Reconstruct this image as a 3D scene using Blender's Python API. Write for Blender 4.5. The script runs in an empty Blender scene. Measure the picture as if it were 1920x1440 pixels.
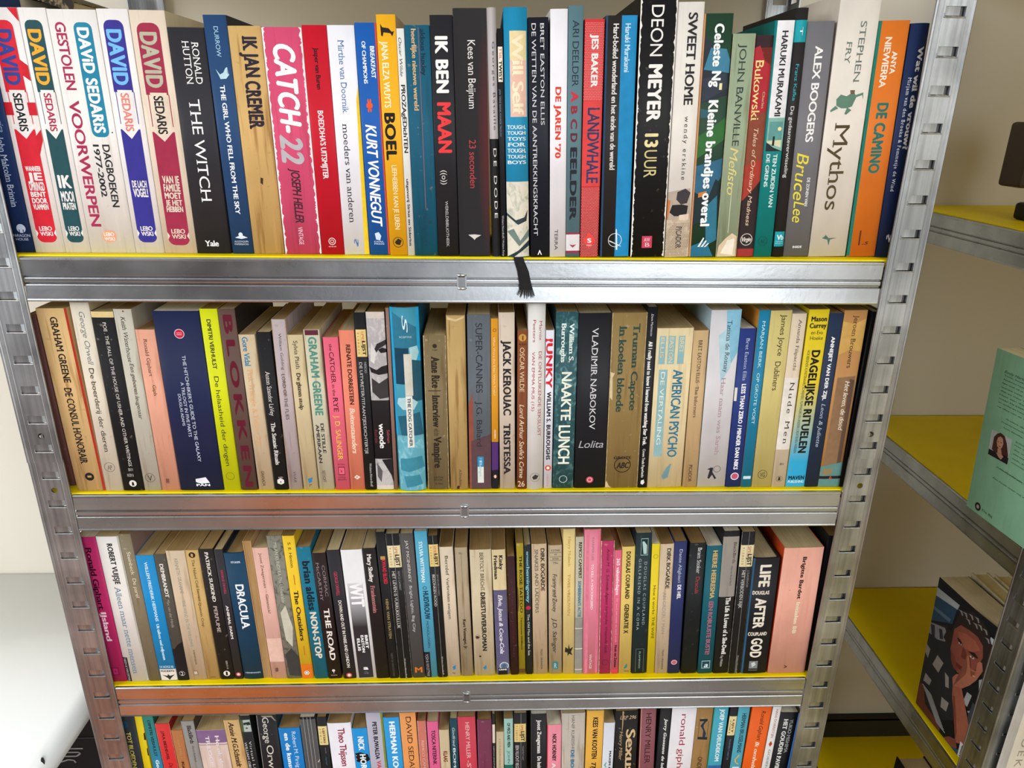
import bpy, bmesh, math, random
from mathutils import Matrix, Vector
S = bpy.context.scene
COL = S.collection
# ------------------------------------------------------------ camera, sky, lights, exposure
F = 1361.47
M = [[0.999409, -0.000142, -0.034378], [-0.032197, 0.346658, -0.937439], [0.012051, 0.937992, 0.346448]]
cam_data = bpy.data.cameras.new('camera')
cam = bpy.data.objects.new('camera', cam_data); COL.objects.link(cam)
cam.matrix_world = Matrix.Translation([0.39728, -0.62898, 0.11666]) @ Matrix(M).to_4x4()
cam_data.sensor_width = 36.0; cam_data.lens = F * 36.0 / 1920.0; cam_data.clip_start = 0.01
S.camera = cam
S.view_settings.view_transform = 'Standard'; S.view_settings.look = 'None'
S.view_settings.gamma = 1.0; S.view_settings.use_curve_mapping = False
S.view_settings.exposure = 0.37
w = bpy.data.worlds.new('world'); S.world = w; w.use_nodes = True
w.node_tree.nodes['Background'].inputs[0].default_value = (0.86, 0.92, 1.0, 1)
w.node_tree.nodes['Background'].inputs[1].default_value = 0.40
def area(name, loc, target, sx, sy, power, col):
    l = bpy.data.lights.new(name, 'AREA'); l.shape = 'RECTANGLE'; l.size = sx; l.size_y = sy; l.energy = power; l.color = col
    o = bpy.data.objects.new(name, l); COL.objects.link(o); o.location = loc
    o.rotation_euler = (Vector(target) - Vector(loc)).to_track_quat('-Z', 'Y').to_euler(); return o
area('shop_window_light', (1.9, -2.6, .85), (0.75, 0, -0.35), 3.0, 3.2, 112, (0.96, 0.985, 1.0))
area('side_fill_light', (-2.1, -1.5, 0.75), (-0.2, 0.35, -0.35), 1.7, 1.7, 42, (0.97, 0.99, 1.0))  # unseen area light added to brighten the left wall and table
ZS = [0.001, -0.22759, -0.45961, -0.69011]
MM = 0.001
# ------------------------------------------------------------ materials
def lin(h):
    r = [int(h[i:i+2], 16) / 255 for i in (0, 2, 4)]
    return tuple(c / 12.92 if c <= 0.04045 else ((c + 0.055) / 1.055) ** 2.4 for c in r) + (1,)
MATS = {}
def nmat(name):
    m = bpy.data.materials.new(name); m.use_nodes = True; nt = m.node_tree
    return m, nt, nt.nodes['Principled BSDF']
def node(nt, t, **kw):
    n = nt.nodes.new(t)
    for k, v in kw.items():
        if k in n.inputs: n.inputs[k].default_value = v
        else: setattr(n, k, v)
    return n
def noise(nt, scale, detail=3, stretch=(1, 1, 1), co='Object'):
    tc = node(nt, 'ShaderNodeTexCoord'); mp = node(nt, 'ShaderNodeMapping'); mp.inputs['Scale'].default_value = stretch
    nz = node(nt, 'ShaderNodeTexNoise'); nz.inputs['Scale'].default_value = scale; nz.inputs['Detail'].default_value = detail
    nt.links.new(tc.outputs[co], mp.inputs[0]); nt.links.new(mp.outputs[0], nz.inputs[0]); return nz
def ramp(nt, src, stops):
    r = node(nt, 'ShaderNodeValToRGB'); e = r.color_ramp.elements
    while len(e) < len(stops): e.new(0.5)
    for k, (p, c) in enumerate(stops): e[k].position = p; e[k].color = c
    nt.links.new(src, r.inputs[0]); return r
def mix(nt, fac, a, b, mode='MIX'):
    n = node(nt, 'ShaderNodeMix'); n.data_type = 'RGBA'; n.blend_type = mode
    for s, v in ((0, fac), (6, a), (7, b)):
        if hasattr(v, 'is_linked') or hasattr(v, 'links'): nt.links.new(v, n.inputs[s])
        else: n.inputs[s].default_value = v
    return n.outputs[2]
def sc(c, k): return tuple(min(1, x * k) for x in c[:3]) + (1,)
def paper(h, age=0, marble=None):
    key = ('p', h, round(age, 1), marble)
    if key in MATS: return MATS[key]
    m, nt, b = nmat('printed_cover_' + h)
    c = lin(h)
    n1 = noise(nt, 35, 4, (1, 1, .6))
    r1 = ramp(nt, n1.outputs[0], [(0.3, (0.90, 0.90, 0.90, 1)), (0.7, (1.06, 1.06, 1.06, 1))])
    col = mix(nt, 1.0, c, r1.outputs[0], 'MULTIPLY')
    if marble:
        n3 = noise(nt, 160, 6, (1, 1, .7)); n3.inputs['Distortion'].default_value = 1.2
        r3 = ramp(nt, n3.outputs[0], [(0.5, (0, 0, 0, 1)), (0.68, (1, 1, 1, 1))])
        col = mix(nt, r3.outputs[0], col, lin(marble))
    if age > 0:
        n2 = noise(nt, 60, 5, (3.5, 3.5, .22))
        r2 = ramp(nt, n2.outputs[0], [(0.34, (0.62, 0.52, 0.42, 1)), (0.46, (1, 1, 1, 1)), (0.62, (1, 1, 1, 1)), (0.72, (1.15, 1.13, 1.1, 1))])
        col = mix(nt, min(1, .5 * age), col, mix(nt, 1.0, col, r2.outputs[0], 'MULTIPLY'))
        n4 = noise(nt, 220, 3)
        r4 = ramp(nt, n4.outputs[0], [(0.66, (0, 0, 0, 1)), (0.74, (1, 1, 1, 1))])
        f = node(nt, 'ShaderNodeMath', operation='MULTIPLY'); nt.links.new(r4.outputs[0], f.inputs[0]); f.inputs[1].default_value = .16 * age
        col = mix(nt, f.outputs[0], col, lin('d8ccb4') if sum(c[:3]) < .6 else lin('8a6f50'))
        bp = node(nt, 'ShaderNodeBump'); bp.inputs['Strength'].default_value = .35 * age; bp.inputs['Distance'].default_value = .0006
        nt.links.new(n2.outputs[0], bp.inputs['Height']); nt.links.new(bp.outputs[0], b.inputs['Normal'])
    nt.links.new(col, b.inputs['Base Color'])
    b.inputs['Roughness'].default_value = .5 if age < .8 else .62
    b.inputs['Specular IOR Level'].default_value = .2
    MATS[key] = m; return m
def ink(h):
    key = ('i', h)
    if key not in MATS:
        m, nt, b = nmat('ink_' + h); n1 = noise(nt, 120, 3)
        r1 = ramp(nt, n1.outputs[0], [(0.3, (0.88, 0.88, 0.88, 1)), (0.7, (1.05, 1.05, 1.05, 1))])
        nt.links.new(mix(nt, 1.0, lin(h), r1.outputs[0], 'MULTIPLY'), b.inputs['Base Color'])
        b.inputs['Roughness'].default_value = .5; b.inputs['Specular IOR Level'].default_value = .18
        MATS[key] = m
    return MATS[key]
def gradient(h1, h2, z1, z2):
    m, nt, b = nmat('printed_gradient')
    tc = node(nt, 'ShaderNodeTexCoord'); sp = node(nt, 'ShaderNodeSeparateXYZ'); mr = node(nt, 'ShaderNodeMapRange')
    mr.inputs[1].default_value = z1 * MM; mr.inputs[2].default_value = z2 * MM
    nt.links.new(tc.outputs['Object'], sp.inputs[0]); nt.links.new(sp.outputs[2], mr.inputs[0])
    nt.links.new(mix(nt, mr.outputs[0], lin(h1), lin(h2)), b.inputs['Base Color']); b.inputs['Roughness'].default_value = .5
    return m
def glow_print(h0, h1, T, H):
    m, nt, b = nmat('printed_red_haze')
    tc = node(nt, 'ShaderNodeTexCoord'); mp = node(nt, 'ShaderNodeMapping'); gr = node(nt, 'ShaderNodeTexGradient', gradient_type='SPHERICAL')
    mp.vector_type = 'TEXTURE'; mp.inputs['Location'].default_value = (T * MM * 1.02, 0, H * MM * .47); mp.inputs['Scale'].default_value = (T * MM * .75, 1, H * MM * .5)
    nt.links.new(tc.outputs['Object'], mp.inputs[0]); nt.links.new(mp.outputs[0], gr.inputs[0])
    nt.links.new(mix(nt, gr.outputs[1], lin(h0), lin(h1)), b.inputs['Base Color']); b.inputs['Roughness'].default_value = .6; b.inputs['Specular IOR Level'].default_value = .25
    return m
def pages_mat(h):
    key = ('pg', h)
    if key in MATS: return MATS[key]
    m, nt, b = nmat('paper_block_' + h)
    n1 = noise(nt, 900, 2, (1, .02, .02)); n2 = noise(nt, 30, 3)
    r1 = ramp(nt, n1.outputs[0], [(0.3, (0.86, 0.85, 0.82, 1)), (0.65, (1.04, 1.04, 1.04, 1))])
    r2 = ramp(nt, n2.outputs[0], [(0.3, (0.86, 0.84, 0.8, 1)), (0.7, (1.05, 1.05, 1.05, 1))])
    nt.links.new(mix(nt, 1.0, mix(nt, 1.0, lin(h), r1.outputs[0], 'MULTIPLY'), r2.outputs[0], 'MULTIPLY'), b.inputs['Base Color'])
    b.inputs['Roughness'].default_value = .85; b.inputs['Specular IOR Level'].default_value = .1
    MATS[key] = m; return m
def metal(name, h='b9bdc0', rough=.3, stretch=(1, 1, 1), spangle=.5, streak=.5):
    m, nt, b = nmat(name)
    n1 = noise(nt, 40, 5, stretch); n2 = noise(nt, 260, 3); n3 = noise(nt, 14, 6)
    r1 = ramp(nt, n1.outputs[0], [(0.3, sc(lin(h), 1 - .35 * streak)), (0.7, sc(lin(h), 1.12))])
    r3 = ramp(nt, n3.outputs[0], [(0.42, (1 - .3 * spangle,) * 3 + (1,)), (0.62, (1.05, 1.05, 1.05, 1))])
    nt.links.new(mix(nt, 1.0, r1.outputs[0], r3.outputs[0], 'MULTIPLY'), b.inputs['Base Color'])
    b.inputs['Metallic'].default_value = 1.0
    rr = node(nt, 'ShaderNodeMapRange'); rr.inputs[3].default_value = rough - .07; rr.inputs[4].default_value = rough + .12
    nt.links.new(n3.outputs[0], rr.inputs[0]); nt.links.new(rr.outputs[0], b.inputs['Roughness'])
    bp = node(nt, 'ShaderNodeBump'); bp.inputs['Strength'].default_value = .10; bp.inputs['Distance'].default_value = .0006
    ad = node(nt, 'ShaderNodeMath', operation='ADD'); nt.links.new(n1.outputs[0], ad.inputs[0]); nt.links.new(n2.outputs[0], ad.inputs[1])
    nt.links.new(ad.outputs[0], bp.inputs['Height']); nt.links.new(bp.outputs[0], b.inputs['Normal'])
    return m
def plain(name, h, rough=.7, var=.06, scale=8, spec=.3, bump=0):
    m, nt, b = nmat(name); n1 = noise(nt, scale, 4)
    r1 = ramp(nt, n1.outputs[0], [(0.3, sc(lin(h), 1 - var)), (0.7, sc(lin(h), 1 + var))])
    nt.links.new(r1.outputs[0], b.inputs['Base Color']); b.inputs['Roughness'].default_value = rough; b.inputs['Specular IOR Level'].default_value = spec
    if bump:
        n2 = noise(nt, 300, 2); bp = node(nt, 'ShaderNodeBump'); bp.inputs['Strength'].default_value = bump; bp.inputs['Distance'].default_value = .0005
        nt.links.new(n2.outputs[0], bp.inputs['Height']); nt.links.new(bp.outputs[0], b.inputs['Normal'])
    return m
BEAM = metal('galvanised_steel_beam', 'b4b8bb', .255, (.05, 1, 1), .25, .35)
POST = metal('galvanised_steel_post', 'b8bcbf', .37, (6, 6, .12), 1.0, .95)
YEL = plain('yellow_painted_board', 'f2d800', .5, .04, 20, .2, .15)
# ------------------------------------------------------------ object helpers
def link(name, bm, mats, parent=None, smooth=False, recalc=True):
    me = bpy.data.meshes.new(name)
    if recalc: bmesh.ops.recalc_face_normals(bm, faces=bm.faces)
    bm.to_mesh(me); bm.free()
    for m in (mats if isinstance(mats, (list, tuple)) else [mats]): me.materials.append(m)
    if smooth:
        for p in me.polygons: p.use_smooth = True
    o = bpy.data.objects.new(name, me); COL.objects.link(o)
    if parent: o.parent = parent
    return o
def thing(name, label, cat, loc=(0, 0, 0), rot=(0, 0, 0), group=None):
    o = bpy.data.objects.new(name, None); COL.objects.link(o); o.location = loc; o.rotation_euler = rot
    o.empty_display_size = .02; o['label'] = label; o['category'] = cat
    if group: o['group'] = group
    return o
def box(bm, x0, x1, y0, y1, z0, z1, mi=0, bev=0):
    vs = [bm.verts.new((x, y, z)) for x in (x0, x1) for y in (y0, y1) for z in (z0, z1)]
    fs = [bm.faces.new([vs[i] for i in q]) for q in ((0, 1, 3, 2), (4, 6, 7, 5), (0, 4, 5, 1), (2, 3, 7, 6), (0, 2, 6, 4), (1, 5, 7, 3))]
    for f in fs: f.material_index = mi
    if bev:
        bmesh.ops.recalc_face_normals(bm, faces=fs)
        bmesh.ops.bevel(bm, geom=list({e for f in fs for e in f.edges}), offset=bev, segments=2, affect='EDGES', profile=.5)
    return fs
def extrude_profile(bm, prof, axis, a, b, closed=True):
    n = len(prof); mk = lambda t, p: (t, p[0], p[1]) if axis == 'X' else (p[0], t, p[1]) if axis == 'Y' else (p[0], p[1], t)
    A = [bm.verts.new(mk(a, p)) for p in prof]; Bv = [bm.verts.new(mk(b, p)) for p in prof]
    for i in range(n if closed else n - 1):
        j = (i + 1) % n; bm.faces.new((A[i], A[j], Bv[j], Bv[i]))
    if closed: bm.faces.new(A); bm.faces.new(list(reversed(Bv)))
# ------------------------------------------------------------ lettering (the built-in font, laid out flat)
TXT = bpy.data.curves.new('letter_source', 'FONT'); TXT_OB = bpy.data.objects.new('letter_source', TXT)
TXT.fill_mode = 'FRONT'
GL = {}
def glyphs(s, st):
    key = (s, st)
    if key in GL: return GL[key]
    TXT.body = s; TXT.size = 1
    big = len(s) <= 14
    TXT.resolution_u = 4 if big else 2
    TXT.offset = 0
    TXT.space_character = 1.35 if 'w' in st else 1.2 if 'm' in st else .96 if 'B' not in st else 1.06
    me = TXT_OB.to_mesh()
    vs = [(v.co.x, v.co.y) for v in me.vertices]; fs = [tuple(p.vertices) for p in me.polygons]
    if 's' in st and vs:
        cnt = {}
        for f in fs:
            for i in range(len(f)):
                e = tuple(sorted((f[i], f[(i + 1) % len(f)]))); cnt[e] = cnt.get(e, 0) + 1
        # slab serifs wherever a stem ends flat on the baseline, x-height or cap height
        th = .045
        for (i, j), k in list(cnt.items()):
            if k != 1: continue
            (xa, ya), (xb, yb) = vs[i], vs[j]
            L = abs(xa - xb)
            if abs(ya - yb) < 2e-3 and .05 < L < .21 and (abs(ya) < .03 or .5 < ya < .6 or .69 < ya < .8):
                x0, x1 = min(xa, xb) - .07, max(xa, xb) + .07; y0, y1 = (ya, ya + th) if ya < .05 else (ya - th, ya)
                q = len(vs); vs += [(x0, y0), (x1, y0), (x1, y1), (x0, y1)]; fs.append((q, q + 1, q + 2, q + 3))
    TXT_OB.to_mesh_clear()
    d = .036 if 'B' in st else .017 if 'b' in st else 0
    d = .050 if 'B' in st else .028 if 'b' in st else 0
    if d:
        base = list(vs); bf = list(fs); vs = []; fs = []; lay = 0
        for dx, dy in ((-d, 0), (d, 0), (0, d * .6), (0, -d * .6), (-d * .7, d * .4), (d * .7, -d * .4)) if 'B' in st else ((-d, 0), (d, 0), (0, d * .5), (0, -d * .5)):
            q = len(vs); lay += 1; vs += [(x + dx, y + dy, lay) for x, y in base]; fs += [tuple(i + q for i in f) for f in bf]
    if 'i' in st: vs = [(p[0] + .24 * p[1],) + tuple(p[1:]) for p in vs]
    GL[key] = (vs, fs); return GL[key]
CAP = .73
def profile(c, T, bulge, pw): return -bulge * (1 - abs(2 * c - 1) ** pw)
BP = [0, .012, .035, .08, .16, .28, .4, .5, .6, .72, .84, .92, .965, .988, 1]
def yof(c, bulge, pw):
    c = min(max(c, 0), 1)
    for a, b in zip(BP, BP[1:]):
        if c <= b: 
            f = (c - a) / (b - a); return profile(a, 1, bulge, pw) * (1 - f) + profile(b, 1, bulge, pw) * f
    return 0
class Surf:                      # the printed face of a book: (c across 0..1, v up in mm) -> local metres
    def __init__(s, T, H, bulge, pw): s.T, s.H, s.b, s.p = T, H, bulge, pw
    def pt(s, c, v, off): return (c * s.T * MM, yof(c, s.b, s.p) * MM - off * MM, v * MM)
class Side:                      # the flat left cover: c across 0..1 runs from the fore-edge to the spine
    def __init__(s, T, H, D): s.T, s.H = D, H
    def pt(s, c, v, off): return (-off * MM, (1 - c) * s.T * MM, v * MM)
def put(surf, faces2d, mat, off, name, parent, cut=True):
    """faces2d: list of (verts[(c,v)], faces)"""
    bm = bmesh.new()
    vs, fs = faces2d
    bv = [bm.verts.new((p[0], p[1], .0035 * p[2] if len(p) > 2 else 0)) for p in vs]
    for f in fs:
        try: bm.faces.new([bv[i] for i in f])
        except ValueError: pass
    if cut and isinstance(surf, Surf):
        lo, hi = min(p[0] for p in vs), max(p[0] for p in vs)
        for b in BP[1:-1]:
            if lo < b < hi: bmesh.ops.bisect_plane(bm, geom=bm.verts[:] + bm.edges[:] + bm.faces[:], plane_co=(b, 0, 0), plane_no=(1, 0, 0))
    for v in bm.verts: v.co = surf.pt(v.co.x, v.co.y, off + v.co.z)
    big = [f for f in bm.faces if len(f.verts) > 4]
    if big: bmesh.ops.triangulate(bm, faces=big)
    o = link(name, bm, mat, parent, recalc=False)
    return o
def rpoly(c0, c1, v1, v0, T, ends, r=None):
    w = (c1 - c0) * T; r = r or min(w * .33, abs(v1 - v0) * .4); pts = []
    def corner(cx, vy, a0): 
        for k in range(5):
            a = math.radians(a0 + 22.5 * k); pts.append(((cx + r * math.cos(a)) / T, vy + r * math.sin(a)))
    if ends in ('both', 'top'): corner(c1 * T - r, v1 - r, 0); corner(c0 * T + r, v1 - r, 90)
    else: pts += [(c1, v1), (c0, v1)]
    if ends in ('both', 'bottom'): corner(c0 * T + r, v0 + r, 180); corner(c1 * T - r, v0 + r, 270)
    else: pts += [(c0, v0), (c1, v0)]
    return pts
def circle(c, v, r, T, n=20): return [(c + r * math.cos(2 * math.pi * k / n), v + r * T * math.sin(2 * math.pi * k / n)) for k in range(n)]
def build_items(root, items, surf, H, T, base, hard):
    off = .03
    rnd = random.Random(int(T * 10 + H * 7))
    for it in [i for i in items if i[0] not in ('T', 'H')] + [i for i in items if i[0] in ('T', 'H')]:
        k = it[0]; off += .012
        if k in 'TH' and len(k) == 1:
            _, y0, y1, c0, c1, col, s, st = it
            if y0 < 4: continue
            vs, fs = glyphs(s, st)
            if not vs: continue
            xa, xb = min(v[0] for v in vs), max(v[0] for v in vs)
            if k == 'T':
                if y1 == 2.0:      # the line runs on below the frame: keep the letters in proportion
                    L = min(y0 - 2, (xb - xa) * (c1 - c0) * T / CAP * 1.0)
                else: L = y0 - y1
                P = [(c0 + (p[1] / CAP) * (c1 - c0), y0 - (p[0] - xa) / (xb - xa) * L) + tuple(p[2:]) for p in vs]
            else: P = [(c0 + (p[0] - xa) / (xb - xa) * (c1 - c0), y1 + (p[1] / CAP) * (y0 - y1)) + tuple(p[2:]) for p in vs]
            P = [(min(max(p[0], .01), .99), max(p[1], .5)) + tuple(p[2:]) for p in P]
            put(surf, (P, fs), ink(col), off + .012, 'lettering', root, cut=hard)
        elif k == 'P':
            _, y0, y1, c0, c1, col = it
            put(surf, ([(c0, y0), (c0, y1), (c1, y1), (c1, y0)], [(0, 1, 2, 3)]), ink(col), off, 'printed_panel', root)
        elif k == 'M':
            _, y0, y1, c0, c1, col, mc = it
            put(surf, ([(c0, y0), (c0, y1), (c1, y1), (c1, y0)], [(0, 1, 2, 3)]), paper(col, 0, mc), off, 'printed_photo', root)
        elif k == 'K':
            _, y0, y1, c0, c1, col = it
            off += .12
            put(surf, ([(c0, y0), (c0, y1), (c1, y1), (c1, y0)], [(0, 1, 2, 3)]), paper(col, .6), off, 'paper_ticket', root)
        elif k == 'RP':
            _, y0, y1, c0, c1, col, ends = it
            p = rpoly(c0, c1, y0, y1, T, ends); put(surf, (p, [tuple(range(len(p)))]), ink(col), off, 'printed_panel', root)
        elif k == 'G':
            _, col, p = it
            put(surf, (p, [tuple(range(len(p)))]), ink(col), off, 'printed_shape', root)
        elif k == 'D':
            _, v, c, r, col = it
            p = circle(c, v, r, T); put(surf, (p, [tuple(range(len(p)))]), ink(col), off, 'emblem', root)
        elif k == 'R':
            _, v, c, r, col, wd = it
            a, b = circle(c, v, r, T), circle(c, v, r * (1 - wd), T); n = len(a)
            put(surf, (a + b, [(i, (i + 1) % n, n + (i + 1) % n, n + i) for i in range(n)]), ink(col), off, 'emblem', root)
        elif k == 'DOTS':
            _, y0, y1, col = it; vs, fs = [], []; step = 1.25; n = int(T / step); m = int((y0 - y1) / step)
            for j in range(m):
                for i in range(n):
                    c = (i + .5 + .5 * (j % 2)) / (n + .5); v = y1 + (j + .5) * step; r = .36
                    q = len(vs); vs += [(c - r / T, v), (c, v - r), (c + r / T, v), (c, v + r)]; fs.append((q, q + 1, q + 2, q + 3))
            o = put(surf, (vs, fs), ink(col), off, 'dot_pattern', root, cut=False); o['kind'] = 'stuff'
        elif k in ('GRAD', 'GRAD2'):
            if k == 'GRAD': _, y0, y1, h1, h2 = it; c0, c1 = 0, 1
            else: _, y0, y1, h1, h2 = it; c0, c1 = .13, .86
            put(surf, ([(c0, y0), (c0, y1), (c1, y1), (c1, y0)], [(0, 1, 2, 3)]), gradient(h1, h2, y0, y0 + (y1 - y0) * (.75 if k == 'GRAD' else .45)), off, 'printed_panel', root)
    return off
TANS = ['ae9468', '9c8056', 'b8a278', '94784e', 'a2875c', 'bfae88']  # aged page tans, darkened to hold the shade on the lower shelves
WHITES = ['ddd6c4', 'd2c8b0', 'e0dcd0', 'c8b994']
def cover_mesh(T, H, D, bulge, pw, t, fore=False):
    bm = bmesh.new()
    outer = [(0, D)] + [(c * T, yof(c, bulge, pw)) for c in BP] + [(T, D)]
    cl = [0.0] + BP + [1.0]
    inner = [(t, D)] + [(min(max(c * T, t), T - t), max(yof(c, bulge, pw) + t, t * .2 - bulge)) for c in BP] + [(T - t, D)]
    rings = []
    for z in (0, H):
        rings.append(([bm.verts.new((x * MM, y * MM, z * MM)) for x, y in outer], [bm.verts.new((x * MM, y * MM, z * MM)) for x, y in inner]))
    n = len(outer); (o0, i0), (o1, i1) = rings
    for k in range(n - 1):
        f = bm.faces.new((o0[k], o0[k + 1], o1[k + 1], o1[k])); f.material_index = 1 if k in (0, n - 2) else 0
        f.smooth = 0 < k < n - 2
        g = bm.faces.new((i0[k + 1], i0[k], i1[k], i1[k + 1])); g.material_index = 1
        h = bm.faces.new((o0[k], i0[k], i0[k + 1], o0[k + 1])); h.material_index = 1 if k in (0, n - 2) else 0
        h = bm.faces.new((o1[k + 1], i1[k + 1], i1[k], o1[k])); h.material_index = 1 if k in (0, n - 2) else 0
    bm.faces.new((o0[0], o1[0], i1[0], i0[0])).material_index = 1
    bm.faces.new((o0[-1], i0[-1], i1[-1], o1[-1])).material_index = 1
    return bm
def make_book(loc, lean, T, H, col, label, items, o, group=None, name='book', D=None, side_items=(), pagec=None):
    root = thing(name, label, 'book', loc, (0, lean, 0), group)
    age = o.get('age', 0); hard = o.get('hard', 0); bulge = o.get('bulge', .7 if not hard else 2); pw = 2 if (hard or bulge > 1.8) else 7
    rnd = random.Random(label)
    D = D or o.get('depth', H * (.63 + .05 * rnd.random()))
    cover_t = (1.6 if hard else .45) if T > 6 else .3
    sp = paper(col, age, o.get('marble')); sd = paper(o['side'], .3) if 'side' in o else paper(col, min(age, .8))
    pc = pagec or (rnd.choice(TANS) if age >= .8 or (loc[2] < ZS[0] - .1 and rnd.random() < .75) else rnd.choice(WHITES))
    def part(bm, nm, mats):
        for v in bm.verts: v.co.x -= T * MM / 2
        return link(nm, bm, mats, root)
    if o.get('fore'):          # spine turned away: page edges face the room
        bm = bmesh.new(); box(bm, .6 * MM, (T - .6) * MM, .6 * MM, D * MM, .3 * MM, (H - .3) * MM); part(bm, 'pages', pages_mat('a58458'))
        for a, b in ((0, .6), (T - .6, T)):
            bm = bmesh.new(); box(bm, a * MM, b * MM, 0, D * MM, 0, H * MM); part(bm, 'cover_board', paper('b89468', 1))
        return root
    bm = cover_mesh(T, H, D, bulge, pw, cover_t)
    if hard:
        bmesh.ops.recalc_face_normals(bm, faces=bm.faces)
    part(bm, 'cover', [sp, sd])
    bm = bmesh.new(); ins = 2.2 if hard else .35
    pts = [(min(max(c * T, cover_t + .05), T - cover_t - .05), yof(c, bulge, pw) + cover_t + .15) for c in BP]
    prof = [(x * MM, max(y, cover_t + .15 - bulge) * MM) for x, y in pts] + [((T - cover_t - .05) * MM, (D - (2 if hard else .4)) * MM), ((cover_t + .05) * MM, (D - (2 if hard else .4)) * MM)]
    extrude_profile(bm, prof, 'Z', ins * MM, (H - ins) * MM)
    part(bm, 'pages', pages_mat(pc))
    if T > 4 or items:
        holder = root
        surf = Surf(T, H, bulge, pw); base_pt = surf.pt
        surf.pt = lambda c, v, off: ((c - .5) * T * MM, yof(c, bulge, pw) * MM - off * MM, v * MM)
        its = list(items)
        if 'glow' in o:
            put(surf, ([(0, .3), (1, .3), (1, H - .1), (0, H - .1)], [(0, 1, 2, 3)]), glow_print(col, o['glow'], T / 2, H), .02, 'printed_panel', root)
        if 'wear' in o:
            ww = o.get('wearw', .04)
            for sgn in (0, 1):
                vs = []; fs = []; v = .2
                inn = []
                while v < H - .2:
                    d = ww * (.3 + .25 * math.sin(v * .35 + sgn) ** 2 + .45 * rnd.random() ** 3); inn.append((abs(sgn - d), v)); v += .5 + 1.6 * rnd.random()
                inn.append((abs(sgn - ww), H - .2))
                for (c, v) in inn: vs += [(sgn, v), (c, v)]
                fs = [(2 * k, 2 * k + 1, 2 * k + 3, 2 * k + 2) for k in range(len(inn) - 1)]
                put(surf, (vs, fs), paper(o['wear'], .4), .02, 'scuffed_edge', root)
        build_items(root, its, surf, H, T, col, hard or bulge > .9)
    if side_items:
        sf = Side(T, H, D); p0 = sf.pt
        sf.pt = lambda c, v, off: (-T * MM / 2 - off * MM, (1 - c) * D * MM, v * MM)
        build_items(root, side_items, sf, H, D, col, False)
    return root
# ------------------------------------------------------------ the room
def struct(name, bm, m):
    o = link(name, bm, m); o['kind'] = 'structure'; return o
WALL = plain('painted_wall', 'd6d0c2', .85, .02, 3, .2, .1)
YB = .394
FLOOR = -1.01
bm = bmesh.new(); box(bm, -2.6, 1.5, YB, YB + .1, FLOOR - .1, 1.9); struct('wall_back', bm, WALL)
bm = bmesh.new(); box(bm, 1.37, 1.47, -1.7, YB, FLOOR - .1, 1.9); struct('wall_right', bm, WALL)
bm = bmesh.new(); box(bm, -2.7, 3.2, -3.6, YB + .1, FLOOR - .1, FLOOR); struct('floor', bm, plain('grey_brown_floor', '9a8c84', .5, .12, 5))
bm = bmesh.new(); box(bm, -2.7, 1.5, -3.6, YB + .1, 1.9, 2.0); struct('ceiling', bm, plain('white_ceiling', 'e0dfda', .9, .02, 3))
bm = bmesh.new(); box(bm, -2.6, 1.36, YB - .014, YB, FLOOR, -.9078); box(bm, -2.6, 1.36, YB - .014, YB - .004, -.912, -.9073); struct('baseboard_back', bm, plain('dark_baseboard', '2c2a22', .5, .05, 10))
# ------------------------------------------------------------ shelving racks
def plate(bm, x0, x1, zt, zb, holes, rounds, th=.0015, y=0.0, hw=.0165, hh=.0078, hx=None, mi=0):
    """a steel strip in the XZ plane with rectangular slots and round holes, built with real openings"""
    hx = hx if hx is not None else (x0 + x1) / 2
    xs = [x0, hx - hw / 2, hx + hw / 2, x1]
    cuts = sorted([(z + hh / 2, z - hh / 2, 's') for z in holes if zb + .003 < z - hh / 2 and z + hh / 2 < zt - .003] + [(z + .0045, z - .0045, 'r') for z in rounds if zb < z < zt], reverse=True)
    def quad(a, b, c, d): bm.faces.new([bm.verts.new(p) for p in (a, b, c, d)])
    def slab(xa, xb, za, zc):
        quad((xa, y, za), (xa, y, zc), (xb, y, zc), (xb, y, za)); quad((xa, y + th, za), (xb, y + th, za), (xb, y + th, zc), (xa, y + th, zc))
    z = zt
    for (a, b, kd) in cuts:
        slab(x0, x1, z, a)
        if kd == 's':
            slab(x0, xs[1], a, b); slab(xs[2], x1, a, b)
            e = .0012
            for (p, q) in (((xs[1], a), (xs[2], a)), ((xs[2], a), (xs[2], b)), ((xs[2], b), (xs[1], b)), ((xs[1], b), (xs[1], a))):
                quad((p[0], y, p[1]), (q[0], y, q[1]), (q[0], y + th * 1.6, q[1]), (p[0], y + th * 1.6, p[1]))
        else:
            r = .0029; cz = (a + b) / 2; h = .0045
            slab(x0, hx - h, a, b); slab(hx + h, x1, a, b)
            n = 16; ci = []; sq = []
            for k in range(n):
                t = 2 * math.pi * (k + .0) / n; cx, cy = math.cos(t), math.sin(t); m_ = max(abs(cx), abs(cy))
                ci.append((hx + r * cx, cz + r * cy)); sq.append((hx + h * cx / m_, cz + h * cy / m_))
            for k in range(n):
                j = (k + 1) % n
                quad((ci[k][0], y, ci[k][1]), (ci[j][0], y, ci[j][1]), (sq[j][0], y, sq[j][1]), (sq[k][0], y, sq[k][1]))
                quad((ci[k][0], y, ci[k][1]), (ci[k][0], y + th, ci[k][1]), (ci[j][0], y + th, ci[j][1]), (ci[j][0], y, ci[j][1]))
        z = b
    slab(x0, x1, z, zb)
    for xe in (x0, x1): quad((xe, y, zt), (xe, y + th, zt), (xe, y + th, zb), (xe, y, zb))
    quad((x0, y, zb), (x1, y, zb), (x1, y + th, zb), (x0, y + th, zb)); quad((x0, y, zt), (x1, y, zt), (x1, y + th, zt), (x0, y + th, zt))
PITCH = .0290
HOLES_UP = [-.0340 + .0289 * k for k in range(-5, 12)]
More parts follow.
